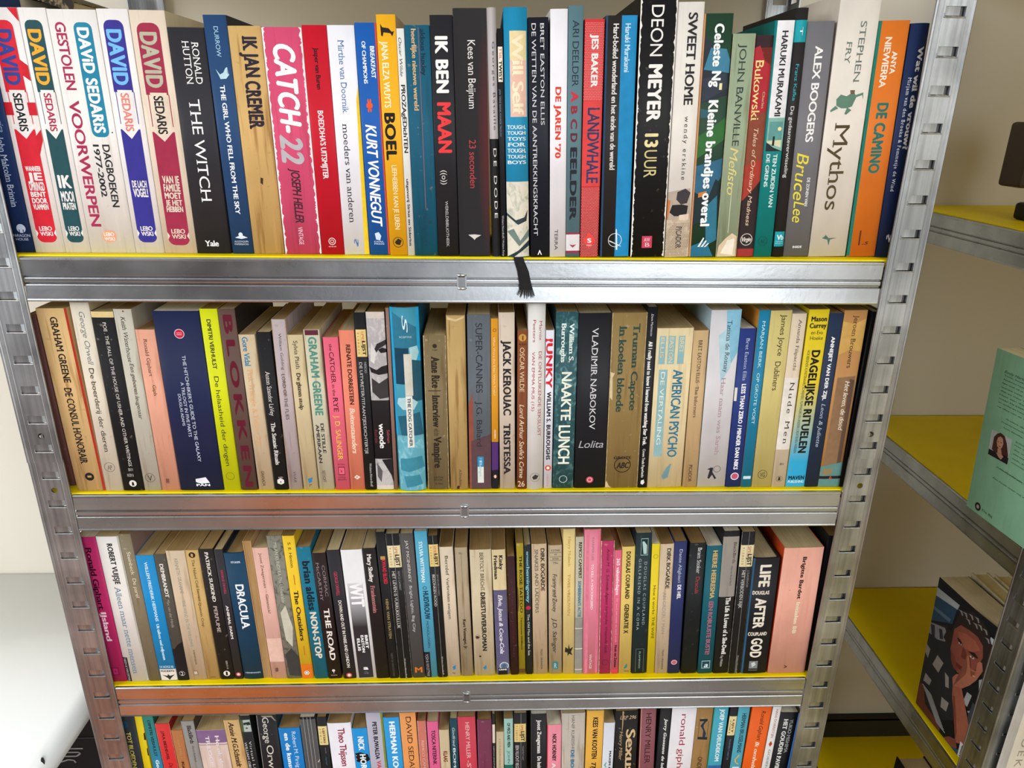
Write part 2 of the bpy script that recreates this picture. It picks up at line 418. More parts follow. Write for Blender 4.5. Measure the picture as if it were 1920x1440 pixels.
HOLES_LO = [-.2070] + [-.2372 - PITCH * k for k in range(0, 26)]
TAB = None
def upright(rack, x0, x1, flip_side, fy, segs, label=None):
    """an L section: front plate x0..x1 at y=fy; return flange along the outer edge; punched slots with tabs"""
    bm = bmesh.new(); outer = x0 if flip_side < 0 else x1; inner = x1 if flip_side < 0 else x0
    for (zt, zb, dy, holes, rounds) in segs:
        y = fy + dy
        plate(bm, x0, x1, zt, zb, holes, rounds, y=y, hx=(x0 + x1) / 2 + (.002 if flip_side < 0 else .0005))
        # rolled inner lip and outer bend
        for xe, r in ((inner, .0013), (outer, .0016)):
            p = [(xe + r * math.cos(2 * math.pi * k / 10), y + .0008 + r * math.sin(2 * math.pi * k / 10)) for k in range(10)]
            extrude_profile(bm, p, 'Z', zb, zt)
        for xe in (x0 + .0048, x1 - .0048):   # shallow pressed ribs
            p = [(xe + .0007 * math.cos(math.pi * k / 5), y + .0003 - .0006 * math.sin(math.pi * k / 5)) for k in range(6)]
            extrude_profile(bm, p, 'Z', zb, zt)
        # return flange
        m4 = Matrix.Translation((outer, y, 0)) @ Matrix.Rotation(math.pi / 2, 4, 'Z')
        b2 = bmesh.new(); plate(b2, .001, .033, zt, zb, holes, rounds, th=.0015 if flip_side < 0 else -.0015)
        if flip_side < 0: b2.transform(Matrix.Translation((outer, y, 0)) @ Matrix(((0, 1, 0, 0), (1, 0, 0, 0), (0, 0, 1, 0), (0, 0, 0, 1))))
        else: b2.transform(Matrix.Translation((outer, y, 0)) @ Matrix(((0, 1, 0, 0), (1, 0, 0, 0), (0, 0, 1, 0), (0, 0, 0, 1))))
        tmp = bpy.data.meshes.new('t'); b2.to_mesh(tmp); b2.free(); bm.from_mesh(tmp); bpy.data.meshes.remove(tmp)
    bmesh.ops.remove_doubles(bm, verts=bm.verts, dist=1e-6)
    o = link('upright', bm, POST, rack)
    if label: o['label'] = label
    return o
def tab_mesh(w=.0165, h=.0078):
    # a lanced tongue: flat face just behind the plate, sloping back at its right end, thin open line below it
    bm = bmesh.new()
    def quad(*p): bm.faces.new([bm.verts.new(q) for q in p])
    l, rr_, e = -w / 2 - .0004, w / 2 - .0042, w / 2 + .0006; zt, zb = h / 2 + .0006, -h / 2 + .0011
    quad((l, .0006, zt), (l, .0006, zb), (rr_, .0009, zb), (rr_, .0009, zt))
    quad((rr_, .0009, zt), (rr_, .0009, zb), (e, .0038, zb), (e, .0038, zt))
    quad((l, .0006, zb), (l, .0016, zb - .0002), (rr_, .0019, zb - .0002), (rr_, .0009, zb))
    quad((l, .0016, zt), (l, .0016, zb - .0002), (rr_, .0019, zb - .0002), (rr_, .0019, zt))
    p = [(-.0003 + .00055 * math.cos(2 * math.pi * k / 8), -h / 2 - .0001 + .00055 * math.sin(2 * math.pi * k / 8)) for k in range(8)]
    extrude_profile(bm, p, 'X', -w / 2 - .0004, w / 2 + .0004)
    p = [(-w / 2 - .0003 + .0005 * math.cos(2 * math.pi * k / 8), -.0002 + .0005 * math.sin(2 * math.pi * k / 8)) for k in range(8)]
    extrude_profile(bm, p, 'Z', -h / 2, -h / 2 + .0028)
    me = bpy.data.meshes.new('slot_tab'); bm.to_mesh(me); bm.free(); me.materials.append(POST); return me
TABM = tab_mesh()
def tabs(up, xc, y, holes, rot=0):
    for z in holes:
        t = bpy.data.objects.new('slot_tab', TABM); COL.objects.link(t); t.parent = up; t.location = (xc, y, z); t.rotation_euler = (0, 0, rot)
BP_PROF = [(.0060, -.0005), (.0010, 0), (-.0010, -.0004), (-.0020, -.0014), (-.0021, -.0026), (-.0017, -.0032), (-.0017, -.0160), (-.0012, -.0164), (.0001, -.0170), (.0001, -.0174), (-.0014, -.0182),
           (-.0016, -.0190), (-.0016, -.0212), (-.0014, -.0220), (.0001, -.0228), (.0001, -.0233), (-.0015, -.0241), (-.0018, -.0247), (-.0026, -.0365), (-.0030, -.0376), (-.0024, -.0388), (-.0006, -.0392), (.0020, -.0388),
           (.0020, -.0382), (-.0006, -.0385), (-.0016, -.0374), (-.0012, -.0240), (.0012, -.0230), (.0012, -.0172), (-.0004, -.0160), (-.0004, -.0030), (.0060, -.0014)]
def beam(rack, a, b, z, axis='X', face=0.0, sgn=1, lug=None):
    bm = bmesh.new()
    prof = [(face + sgn * p[0], z + p[1]) for p in BP_PROF]
    if axis == 'X': extrude_profile(bm, prof, 'X', a, b)
    else: extrude_profile(bm, prof, 'Y', a, b)
    o = link('beam', bm, BEAM, rack)
    if lug is not None:
        bm = bmesh.new(); box(bm, lug - .0027, lug + .0027, -.0030, -.0012, z - .0245, z - .0150)
        l = link('joint_lug', bm, metal('lug_steel', '8c9094', .35), o)
        bm = bmesh.new()
        for zz, h in ((z - .0140, .0016), (z - .0256, .0017)):
            m = bmesh.ops.create_uvsphere(bm, u_segments=14, v_segments=8, radius=1)
            for v in m['verts']: v.co = (lug + v.co.x * .0045, -.0016 + v.co.y * .0024, zz + v.co.z * h)
        for xx in (-.0035, .0035):
            box(bm, lug + xx - .0007, lug + xx + .0007, -.0026, -.0006, z - .0250, z - .0145)
        link('pressed_rim', bm, BEAM, o, smooth=False)
        bm = bmesh.new(); box(bm, lug - .0027, lug + .0027, -.0032, -.0028, z - .0156, z - .0146)
        link('painted_slot_shadow', bm, plain('slot_shadow_black', '101010', .9), o)  # slot shade painted as a thin black strip on the lug
    return o
W = .75
rack = thing('shelving_rack', 'galvanised steel shelving rack with yellow shelf boards packed with paperbacks', 'shelving rack', (0, 0, 0))
segL = [(.26, -.1930, 0, HOLES_UP, [-.166]), (-.1915, FLOOR, .0009, HOLES_LO, [-.2228])]
zoff = .0005
HOLES_R = [h + zoff for h in HOLES_UP]; LO_R = [h + zoff for h in HOLES_LO]
segR = [(.26, -.1925, 0, HOLES_R, [-.166]), (-.191, FLOOR, .0009, LO_R, [-.2220])]
for (x0, x1, fl, sg, lb) in ((-.0312, -.0008, -1, segL, 'left front post, reflecting a brown room'), (.7502, .7797, 1, segR, 'right front post')):
    up = upright(rack, x0, x1, fl, -.0035, sg, lb)
    xc = (x0 + x1) / 2 + (.002 if fl < 0 else .0005)
    for (zt, zb, dy, holes, rounds) in sg: tabs(up, xc, -.0035 + dy, [z for z in holes if zb + .0065 < z < zt - .0055])
for (x0, x1, fl) in ((-.0312, -.0008, -1), (.7502, .7797, 1)):
    # rear posts, mirrored front to back
    up = upright(rack, x0, x1, fl, .3505, [(.50, FLOOR, 0, [-.0345 + PITCH * k for k in range(-30, 17)], [])])
    up.parent = rack; up.scale = (1, -1, 1); up.location = (0, .7355, 0)
for k, z in enumerate([0, ZS[1] - .001, ZS[2] - .001, ZS[3] - .001, ZS[3] - .2315, .305]):
    beam(rack, .0008, W - .0022, z, lug=.3752 if k < 3 else None)
    b2 = beam(rack, .0008, W - .0022, z); b2.scale = (1, -1, 1); b2.location = (0, .385, 0)
    for xs in (-.0290, .7785):   # side bars
        bm = bmesh.new(); box(bm, xs - .001, xs + .001, .035, .35, z - .036, z - .001); link('side_bar', bm, BEAM, rack)
    bm = bmesh.new(); box(bm, -.0275, .7770, .0009, .3835, z - .0055, z + .001, bev=.0006); o = link('shelf_board', bm, YEL, rack)
    if k == 0: o['label'] = 'thin bright yellow shelf board'
# the rack along the right-hand wall
XR = .9778
rr = thing('shelving_rack', 'second steel rack along the right wall with bare yellow boards', 'shelving rack', (XR, 0, 0))
ZR = [.0057, -.3135, -.632, -.9507, .325]
for z in ZR:
    bm = bmesh.new(); prof = [(p[0], z + p[1]) for p in BP_PROF]; extrude_profile(bm, prof, 'Y', 0.0295, .358); link('beam', bm, BEAM, rr)
    bm = bmesh.new(); prof = [(p[0], z + p[1]) for p in BP_PROF]; extrude_profile(bm, prof, 'Y', -.60, -.0090); link('beam', bm, BEAM, rr)
    bm = bmesh.new(); box(bm, .0009, .375, -.0045, .3905, z - .0055, z + .0012, bev=.0006); link('shelf_board', bm, YEL, rr)
    bm = bmesh.new(); box(bm, .0009, .375, -.60, -.0095, z - .0055, z + .0012, bev=.0006); link('shelf_board', bm, YEL, rr)
def swap(bm): 
    # (x, y) -> (y, x): puts a front plate into the YZ plane
    for v in bm.verts: v.co = (v.co.y, v.co.x, v.co.z)
HR = [-.95 + PITCH * k for k in range(0, 40)]
for (ya, yb_, corner) in ((-.0065, .0270, 'near'), (.3595, .3925, 'far')):
    bm = bmesh.new(); plate(bm, ya, yb_, .26, FLOOR, HR, [], y=-.0028)
    for xe in (ya, yb_):
        p = [(xe + .0015 * math.cos(2 * math.pi * k / 10), -.002 + .0015 * math.sin(2 * math.pi * k / 10)) for k in range(10)]
        extrude_profile(bm, p, 'Z', FLOOR, .26)
    swap(bm)
    ye = ya if corner == 'near' else yb_
    b2 = bmesh.new(); plate(b2, -.0012, .0345, .26, FLOOR, [h + .006 for h in HR], [], y=ye - (.0004 if corner == 'near' else .0012), hx=.018)
    for xe in (.0345, .029):
        p = [(xe + .0012 * math.cos(2 * math.pi * k / 10), ye + .0002 + .0012 * math.sin(2 * math.pi * k / 10)) for k in range(10)]
        extrude_profile(b2, p, 'Z', FLOOR, .26)
    tmp = bpy.data.meshes.new('t'); b2.to_mesh(tmp); b2.free(); bm.from_mesh(tmp); bpy.data.meshes.remove(tmp)
    up = link('upright', bm, POST, rr)
    if corner == 'near':
        for z in HR:
            for (loc, rot) in (((-.0028, (ya + yb_) / 2, z), -math.pi / 2), ((.018, ye - .0004, z + .006), 0)):
                t = bpy.data.objects.new('slot_tab', TABM); COL.objects.link(t); t.parent = up; t.location = loc; t.rotation_euler = (0, 0, rot)
# ------------------------------------------------------------ books on the rack
BOOKS=[
(1,-1.8,11.0,0.0017,18.8,186.6,'1b2f5c','navy blue paperback at the left end with pale italic lettering on the top shelf',[('T',119.9,98.0,0.55,0.85,'8fa3c4','America','i'),('T',94.4,38.1,0.42,0.72,'b9c3d8','John Malcolm Brinnin','s'),('D',20.3,0.62,0.2,'b9c3d8'),('P',19.5,17.0,0.5,0.54,'1b2f5c'),('P',19.5,17.0,0.68,0.72,'1b2f5c'),('H',15.7,13.2,0.2,0.95,'b9c3d8','PARAGON',''),('H',12.4,10.2,0.3,0.85,'b9c3d8','HOUSE','')],{}),
(1,21.0,10.8,-0.001,25.1,189.3,'e8e2e0','white spine with red flag bands and navy block capitals on the top shelf',[('G','c8202f',[(0.72,189.2),(1,189.2),(1,179.5)]),('G','c8202f',[(0.78,152.9),(1,148.2),(1,136.6),(0.8,140.7)]),('P',120.8,111.0,0,0.3,'c8202f'),('P',120.8,111.0,0.72,1,'c8202f'),('G','c8202f',[(0.8,94.6),(1,100.3),(1,91.7),(0.8,78.7)]),('RP',180.5,128.4,0.16,0.8,'cf2032','top'),('T',174.0,133.6,0.24,0.72,'2c3f8f','DAVID','B'),('P',128.7,104.3,0.2,0.225,'cf2032'),('P',128.7,104.3,0.795,0.82,'cf2032'),('P',130.0,103.2,0.27,0.75,'e8e2e0'),('T',127.7,98.6,0.36,0.64,'17171b','SEDARIS','b'),('RP',100.3,8.7,0.17,0.83,'cf2032','bottom'),('G','e8e2e0',[(0.17,101.8),(0.83,101.8),(0.5,92.9)]),('G','e8e2e0',[(0.17,19.7),(0.17,13.4),(0.24,16.6)]),('G','e8e2e0',[(0.83,19.7),(0.83,13.4),(0.76,16.6)]),('H',22.5,18.8,0.3,0.72,'e8e2e0','LEBO','b'),('H',18.1,14.4,0.3,0.72,'e8e2e0','WSKI','b'),('H',71.6,67.6,0.26,0.76,'e8e2e0','WANNEER','B'),('H',66.6,60.2,0.26,0.76,'e8e2e0','JE','B'),('H',59.1,51.9,0.26,0.76,'e8e2e0','OMRINGD','B'),('H',51.0,46.8,0.26,0.76,'e8e2e0','BENT','B'),('H',45.9,41.6,0.26,0.76,'e8e2e0','DOOR','B'),('H',40.9,36.4,0.26,0.76,'e8e2e0','VLAMMEN','B')],{'age': 0.5}),
(1,44.5,11.0,-0.0005,21.2,189.5,'e6e1de','white spine with dark teal panel and mustard block capitals on the top shelf',[('RP',180.9,128.7,0.16,0.8,'1f4a50','top'),('T',174.4,133.9,0.24,0.72,'e0a42c','DAVID','B'),('P',129.0,104.6,0.2,0.225,'1f4a50'),('P',129.0,104.6,0.795,0.82,'1f4a50'),('P',130.3,103.4,0.27,0.75,'e6e1de'),('T',128.0,98.9,0.36,0.64,'a8294a','SEDARIS','b'),('RP',100.6,8.8,0.17,0.83,'1f4a50','bottom'),('G','e6e1de',[(0.17,102.0),(0.83,102.0),(0.5,93.1)]),('G','e6e1de',[(0.17,19.8),(0.17,13.6),(0.24,16.7)]),('G','e6e1de',[(0.83,19.8),(0.83,13.6),(0.76,16.7)]),('H',22.7,18.9,0.3,0.72,'e6e1de','LEBO','b'),('H',18.3,14.5,0.3,0.72,'e6e1de','WSKI','b'),('H',64.9,54.4,0.26,0.76,'e6e1de','IK','B'),('H',51.8,43.3,0.26,0.76,'e6e1de','MOOI','B'),('H',42.3,36.6,0.26,0.76,'e6e1de','PRATEN','B')],{'age': 0.5}),
(1,74.2,11.2,0.0001,37.6,188.8,'e4dfdb','wide white spine with plum capitals beside a rounded blue panel on the top shelf',[('T',179.8,130.5,0.13,0.35,'a3284f','GESTOLEN','b'),('T',122.8,22.4,0.12,0.35,'a3284f','VOORWERPEN','b'),('RP',179.8,94.9,0.5,0.87,'1d7f9d','both'),('T',176.2,98.1,0.57,0.81,'f0f0f0','DAViD SEDARiS','B'),('T',89.1,38.7,0.67,0.83,'26262a','DAGBOEKEN','b'),('T',89.1,47.1,0.47,0.6,'26262a','1977-2002','b'),('D',98.6,0.93,0.015,'222222'),('RP',19.2,9.3,0.32,0.63,'e29a74','both'),('H',17.7,14.5,0.36,0.59,'f3e8e0','LEBO','b'),('H',13.7,10.6,0.36,0.59,'f3e8e0','WSKI','b')],{'age': 0.6}),
(1,105.4,11.4,0.0006,24.1,189.7,'e5e0de','white spine with royal blue panel and sky blue block capitals on the top shelf',[('RP',181.9,129.5,0.16,0.8,'35308a','top'),('T',175.3,134.7,0.24,0.72,'6fb4e6','DAVID','B'),('P',129.7,105.3,0.2,0.225,'35308a'),('P',129.7,105.3,0.795,0.82,'35308a'),('P',131.1,104.1,0.27,0.75,'e5e0de'),('T',128.8,99.6,0.36,0.64,'dd7a6c','SEDARIS','b'),('RP',101.3,9.2,0.17,0.83,'35308a','bottom'),('G','e5e0de',[(0.17,102.7),(0.83,102.7),(0.5,93.8)]),('G','e5e0de',[(0.17,20.2),(0.17,13.9),(0.24,17.1)]),('G','e5e0de',[(0.83,20.2),(0.83,13.9),(0.76,17.1)]),('H',23.1,19.3,0.3,0.72,'e5e0de','LEBO','b'),('H',18.7,14.9,0.3,0.72,'e5e0de','WSKI','b'),('H',60.9,55.2,0.26,0.76,'e5e0de','DE LACH','B'),('H',54.5,47.5,0.26,0.76,'e5e0de','VOGEL!','B')],{'age': 0.5}),
(1,131.7,11.6,0.0007,27.6,189.2,'dccbb8','cream spine with maroon panel and grey-green block capitals on the top shelf',[('RP',180.3,127.7,0.16,0.8,'9a2a45','top'),('T',173.8,133.0,0.24,0.72,'b0ae98','DAVID','B'),('P',128.0,103.4,0.2,0.225,'9a2a45'),('P',128.0,103.4,0.795,0.82,'9a2a45'),('P',129.4,102.3,0.27,0.75,'dccbb8'),('T',127.0,97.7,0.36,0.64,'222222','SEDARIS','b'),('RP',99.4,6.9,0.17,0.83,'9a2a45','bottom'),('G','dccbb8',[(0.17,100.9),(0.83,100.9),(0.5,91.9)]),('G','dccbb8',[(0.17,18.0),(0.17,11.7),(0.24,14.9)]),('G','dccbb8',[(0.83,18.0),(0.83,11.7),(0.76,14.9)]),('H',20.9,17.1,0.3,0.72,'dccbb8','LEBO','b'),('H',16.4,12.6,0.3,0.72,'dccbb8','WSKI','b'),('H',64.9,58.9,0.26,0.76,'dccbb8','VAN JE','B'),('H',58.2,52.2,0.26,0.76,'dccbb8','FAMILIE','B'),('H',51.3,46.2,0.26,0.76,'dccbb8','MOET','B'),('H',45.2,40.6,0.26,0.76,'dccbb8','JE HET','B'),('H',39.9,35.2,0.26,0.76,'dccbb8','HEBBEN','B')],{'age': 0.6,'side': 'cfc3a8'}),
(1,160.0,11.6,0.0008,28.3,177.5,'2d2c31','charcoal spine titled The Witch in white serif capitals on the top shelf',[('T',167.2,136.4,0.62,0.82,'e8e6e4','RONALD','s'),('T',168.0,136.0,0.36,0.56,'e8e6e4','HUTTON','s'),('T',124.9,43.6,0.34,0.66,'f0eeec','THE WITCH','s'),('H',11.4,6.3,0.27,0.68,'f0eeec','Yale','bs')],{'side': '3a3236'}),
(1,185.2,11.5,-0.0079,18.0,186.7,'24446d','dark blue spine titled The Girl Who Fell From The Sky on the top shelf',[('T',178.5,156.5,0.42,0.62,'9fc6dc','DURROW',''),('G','b5d5dd',[(0.28,147.7),(0.45,143.6),(0.6,145.0),(0.72,148.4),(0.8,149.1),(0.76,145.0),(0.86,143.6),(0.7,140.5),(0.45,140.2),(0.38,143.6)]),('T',135.8,33.6,0.38,0.6,'e9edf2','THE GIRL WHO FELL FROM THE SKY','b'),('G','d5dde6',[(0.2,13.7),(0.5,16.1),(0.8,13.7),(0.5,12.6)]),('D',16.4,0.48,0.1,'d5dde6'),('H',11.3,9.7,0.15,0.8,'c5cfdb','ALGONQUIN',''),('H',9.0,7.4,0.15,0.8,'c5cfdb','PAPERBACKS','')],{'side': '2a2c3a'}),
(1,207.6,11.2,-0.0081,25.9,179.1,'c7a266','creased tan spine with dark split stencil capitals on the top shelf',[('T',172.0,141.2,0.42,0.86,'2a2230','IK JAN','Bs'),('T',139.1,102.4,0.36,0.82,'2a2230','CREMER','Bs'),('G','3a2a20',[(0.5,64.2),(0.58,63.4),(0.55,58.1),(0.48,59.7)])],{'age': 2,'bulge': 1.2}),
(1,237.2,10.9,-0.0116,31.3,178.6,'cc4a6e','chipped pink spine titled Catch-22 in white slanted capitals on the top shelf',[('T',166.6,99.6,0.26,0.8,'eef0ee','CATCH-','Bi'),('T',98.7,75.0,0.2,0.78,'b3aeb2','22','Bi'),('T',71.7,26.8,0.38,0.62,'3a2028','JOSEPH HELLER','bi'),('T',23.2,8.2,0.42,0.55,'eac7d0','VINTAGE','')],{'wear': 'e9e0e0','wearw': 0.085,'age': 1}),
(1,263.0,10.6,-0.0121,19.4,180.5,'bd1428','crimson spine with black author and white condensed title on the top shelf',[('T',164.3,133.5,0.42,0.62,'2a0a12','Jasper van Buren','b'),('T',117.4,63.5,0.36,0.6,'f2dfe0', "BOEDDHA'S UITSMIJTER", 'b'),('R',11.2,0.5,0.16,'f2dfe0',0.18),('R',11.2,0.5,0.08,'f2dfe0',0.3),('H',7.5,5.9,0.33,0.67,'f2dfe0','===','')],{}),
(1,283.8,10.2,-0.012,21.4,180.7,'e4e3ea','white spine with yellow lower stripe and serif lowercase title on the top shelf',[('G','e8c414',[(1,136.6),(1,0.3),(0.82,0.3),(0.9,126.1)]),('T',170.2,115.5,0.36,0.6,'3d6aa0','Mirthe van Doornik','s'),('T',107.6,27.2,0.3,0.55,'24242a','moeders van anderen','s'),('T',13.8,6.6,0.42,0.6,'3d6aa0','?','')],{}),
(1,303.9,9.5,-0.0146,16.9,182.7,'1a58a8','bright blue spine with orange asterisk and hand-painted white lettering on the top shelf',[('P',182.6,0.3,0.93,1,'d8432e'),('T',165.9,142.3,0.66,0.86,'e8ecf4','BREAKFAST','bs'),('T',169.5,138.2,0.28,0.46,'e8ecf4','OF CHAMPIONS','bs'),('T',127.0,116.4,0.16,0.6,'e4572c','*','B'),('T',107.2,24.3,0.2,0.74,'eef0f4','KURT VONNEGUT','bi'),('G','c8d8ee',[(0.3,18.5),(0.5,19.6),(0.62,16.4),(0.55,12.4),(0.35,13.2)]),('H',12.1,10.8,0.25,0.75,'d5e0f0','DIAL',''),('H',10.2,8.9,0.25,0.75,'d5e0f0','PRESS','')],{}),
(1,320.4,8.6,-0.0148,15.2,188.7,'e6a81e','golden yellow spine with black dog and heavy black title on the top shelf',[('G','1c1612',[(0.2,182.2),(0.3,179.6),(0.62,178.9),(0.78,176.3),(0.9,176.9),(0.8,173.0),(0.7,175.3),(0.35,175.9),(0.3,173.0),(0.22,173.6),(0.25,178.3)]),('T',169.6,120.2,0.2,0.55,'f6e9c8','JANA ELZA WUYTS','b'),('T',116.4,79.2,0.15,0.72,'191512','BOEL','B'),('T',75.2,22.2,0.38,0.66,'f6e9c8','LIEFHEBBEN KAN JE LEREN',''),('R',11.1,0.5,0.3,'4a3a14',0.12),('G','2a2012',[(0.3,11.1),(0.5,14.3),(0.7,12.7),(0.6,8.7),(0.4,9.2)])],{'side': 'bda98c'}),
(1,331.4,7.8,-0.0149,6.1,178.9,'dcdcd8','slim white spine with quirky black lettering on the top shelf',[('T',172.4,144.0,0.22,0.62,'1e1e1e','Oscar Wilde','i'),('T',137.8,85.3,0.25,0.8,'1e1e1e','PROZAgEDichTEN','b'),('T',64.4,8.1,0.3,0.65,'1e1e1e','uitgeverij Sirius en Siderius','b')],{'age': 0.5}),
(1,344.7,7.0,-0.0149,19.7,181.3,'15566f','petrol blue spine titled heerlijke nieuwe wereld on the top shelf',[('T',178.7,144.8,0.62,0.82,'10283a','aldous huxley','b'),('T',178.7,118.4,0.26,0.46,'c9a878','heerlijke nieuwe wereld','b'),('P',179.8,39.8,0.5375000000000001,0.5625,'8a5a62'),('T',39.8,8.3,0.42,0.62,'123a4c','contact paperbacks',''),('D',28.9,0.7,0.08,'103a44')],{'age': 1}),
(1,363.8,6.2,-0.0147,17.8,188.7,'242328','black spine with white and red heavy capitals Ik Ben Maan on the top shelf',[('T',173.7,131.9,0.22,0.78,'eceae8','IK BEN','B'),('T',124.9,85.7,0.22,0.84,'e23a3c','MAAN','B'),('T',71.7,60.3,0.3,0.56,'cfcac8','((o))',''),('T',46.6,7.8,0.42,0.56,'b8b4b2','WERELDBIBLIOTHEEK','s')],{'side': '26232c'}),
(1,386.7,5.8,-0.0169,26.4,193.7,'1b191b','wide black spine with a red glow titled 23 seconden on the top shelf',[('T',171.0,120.3,0.42,0.66,'e0dcda','Kees van Beijnum',''),('T',96.3,57.5,0.4,0.62,'b03c42','23 seconden',''),('G','cfcac4',[(0.3,18.4),(0.5,18.7),(0.72,18.0),(0.55,15.5),(0.5,13.9),(0.45,15.5)])],{'glow': '571519'}),
(1,405.6,5.3,-0.0266,7.0,194.4,'b5adae','slim spine grey above and black below titled De Dode on the top shelf',[('P',97.3,0.3,0,1,'1a191b'),('T',170.2,104.1,0.5,0.8,'4a4648','Georges Bataille','m'),('T',89.8,33.1,0.4,0.78,'dfdcd8','DE DODE','w')],{'hard': 1,'bulge': 3}),
(1,411.9,4.8,-0.0252,4.9,179.8,'19191d','very slim black spine with a cream ticket near its top on the top shelf',[('K',166.7,140.9,0.1,0.85,'e2d8c4'),('T',165.8,157.3,0.3,0.75,'a33a3a','TSIL',''),('T',156.6,141.6,0.25,0.75,'202020','TWIST','B'),('T',135.3,99.1,0.2,0.5,'7a8aa0','JAN TIERE BANK KWADE TROUW',''),('T',35.2,0.2,0.3,0.65,'b8b6b4','Wolters Noordhoff / Wolters Partje','')],{}),
(1,424.6,4.3,-0.0283,18.6,194.5,'1c84ac','blue rounded spine with cream title panel and photo below on the top shelf',[('P',177.9,114.4,0.24,0.95,'e3b9a8'),('P',177.9,156.7,0.24,0.95,'e2cf9c'),('T',175.8,115.8,0.34,0.84,'efe0c0','Will Self','bs'),('H',108.2,105.1,0.08,0.9,'d8e6ea','TOUGH,','bs'),('H',103.6,100.7,0.08,0.9,'d8e6ea','TOUGH','bs'),('H',99.0,96.1,0.08,0.9,'d8e6ea','TOYS','bs'),('H',94.6,91.4,0.08,0.9,'d8e6ea','FOR','bs'),('H',90.0,86.7,0.08,0.9,'d8e6ea','TOUGH,','bs'),('H',85.0,82.0,0.08,0.9,'d8e6ea','TOUGH','bs'),('H',80.5,77.6,0.08,0.9,'d8e6ea','BOYS','bs'),('M',63.3,0.3,0,1,'d9d3c2','a9ae9c'),('G','2c3a40',[(0,37.7),(0.4,31.5),(0.8,33.8),(0.95,40.0),(0.9,30.7),(0.5,27.6),(0,35.4)]),('G','6d7f78',[(0.0,22.0),(0.3,24.4),(0.6,14.1),(1,23.6),(1,17.3),(0.55,9.3)]),('G','27343b',[(0,0.4),(0.5,5.7),(1,14.1),(1,9.3),(0.3,0.3),(0,0.3)])],{'hard': 1,'bulge': 3.5}),
(1,443.6,4.0,-0.0342,16.2,188.0,'181b26','black spine with two thin white lines of capitals on the top shelf',[('T',183.7,108.2,0.6,0.8,'cfd0d2','BRET EASTON ELLIS',''),('T',183.7,18.3,0.18,0.4,'cfd0d2','DE WETTEN VAN DE AANTREKKINGSKRACHT',''),('G','eeeeee',[(0.36,1.7),(0.48,6.2),(0.6,1.7),(0.54,1.7),(0.48,4.3),(0.42,1.7)])],{}),
(1,458.9,4.3,-0.0273,13.7,194.2,'e6e3e8','plain white spine with small red title De jaren 70 on the top shelf',[('T',137.7,82.4,0.32,0.66,'d6402a', "DE JAREN '70", 'B'),('T',23.6,6.0,0.3,0.52,'2c2c2c','TERRA','')],{}),
(1,472.1,4.5,-0.0269,11.9,196.8,'57767f','grey-blue spine with red and black capitals stepping down it on the top shelf',[('T',186.5,138.2,0.3,0.75,'1d2a33','ARI DEELDER',''),('T',134.7,126.3,0.25,0.75,'c2283a','A','B'),('T',123.5,117.1,0.25,0.7,'8e2436','B','B'),('T',113.5,105.6,0.25,0.7,'7a2434','C','B'),('T',102.4,95.4,0.25,0.72,'5c2030','D','B'),('T',91.3,31.5,0.25,0.72,'1a1c24','EELDER','B'),('P',21.1,19.5,0,1,'8e2c40'),('P',19.5,5.5,0,1,'d8d4d6'),('P',5.5,3.4,0,1,'8e2c40'),('G','a03a44',[(0.25,10.9),(0.5,10.4),(0.75,10.9),(0.5,8.0)])],{}),
(1,486.5,5.0,-0.023,15.7,187.6,'cf3b3f','coral red dotted spine titled Landwhale in navy on the top shelf',[('DOTS',186.4,127.9,'e0a8a0'),('DOTS',59.7,0.3,'e0a8a0'),('P',126.9,60.0,0,1,'d4403f'),('T',176.8,137.7,0.38,0.72,'f0e2de','JES BAKER','B'),('T',122.2,62.5,0.26,0.9,'2c3058','LANDWHALE','b'),('G','e3403c',[(0.5,21.6),(0.85,14.4),(0.5,7.2),(0.15,14.4)]),('H',16.3,12.5,0.38,0.62,'f0e2de','S','B'),('H',10.9,9.6,0.35,0.65,'f0e2de','SEAL','')],{}),
(1,509.0,5.7,-0.0285,24.9,190.5,'272423','spine half black half bright blue with a white wire emblem on the top shelf',[('P',190.4,0.3,0.5,1,'0f82b8'),('P',190.4,0.3,0,0.06,'1f4468'),('T',184.6,73.5,0.24,0.42,'dcd8d4','Hard-boiled wonderland en het einde van de wereld','b'),('T',184.6,149.1,0.62,0.8,'bcd8e8','Haruki Murakami','b'),('R',14.5,0.5,0.24,'dfe3e6',0.07),('G','dfe3e6',[(0.52,24.0),(0.56,24.0),(0.6,6.1),(0.54,6.1)]),('G','dfe3e6',[(0.3,14.5),(0.7,9.6),(0.72,8.8),(0.3,13.5)])],{'side': '4a4030'}),
(1,538.2,6.4,-0.0272,29.4,205.3,'151517','tallest black spine with worn white edges titled 13 Uur on the top shelf',[('T',198.3,161.5,0.3,0.66,'e4e2de','DEON','t'),('T',155.5,111.8,0.3,0.68,'e8e6e2','MEYER','B'),('T',102.7,91.7,0.28,0.66,'e2d49c','13','B'),('T',89.5,67.4,0.28,0.66,'c9bb80','UUR','t'),('P',18.1,7.8,0.32,0.62,'c43a54'),('H',16.8,13.3,0.38,0.56,'f0c8d0','AW',''),('H',12.6,9.0,0.42,0.55,'f0c8d0','B','')],{'wear': 'e6e2da','wearw': 0.07,'age': 0.4}),
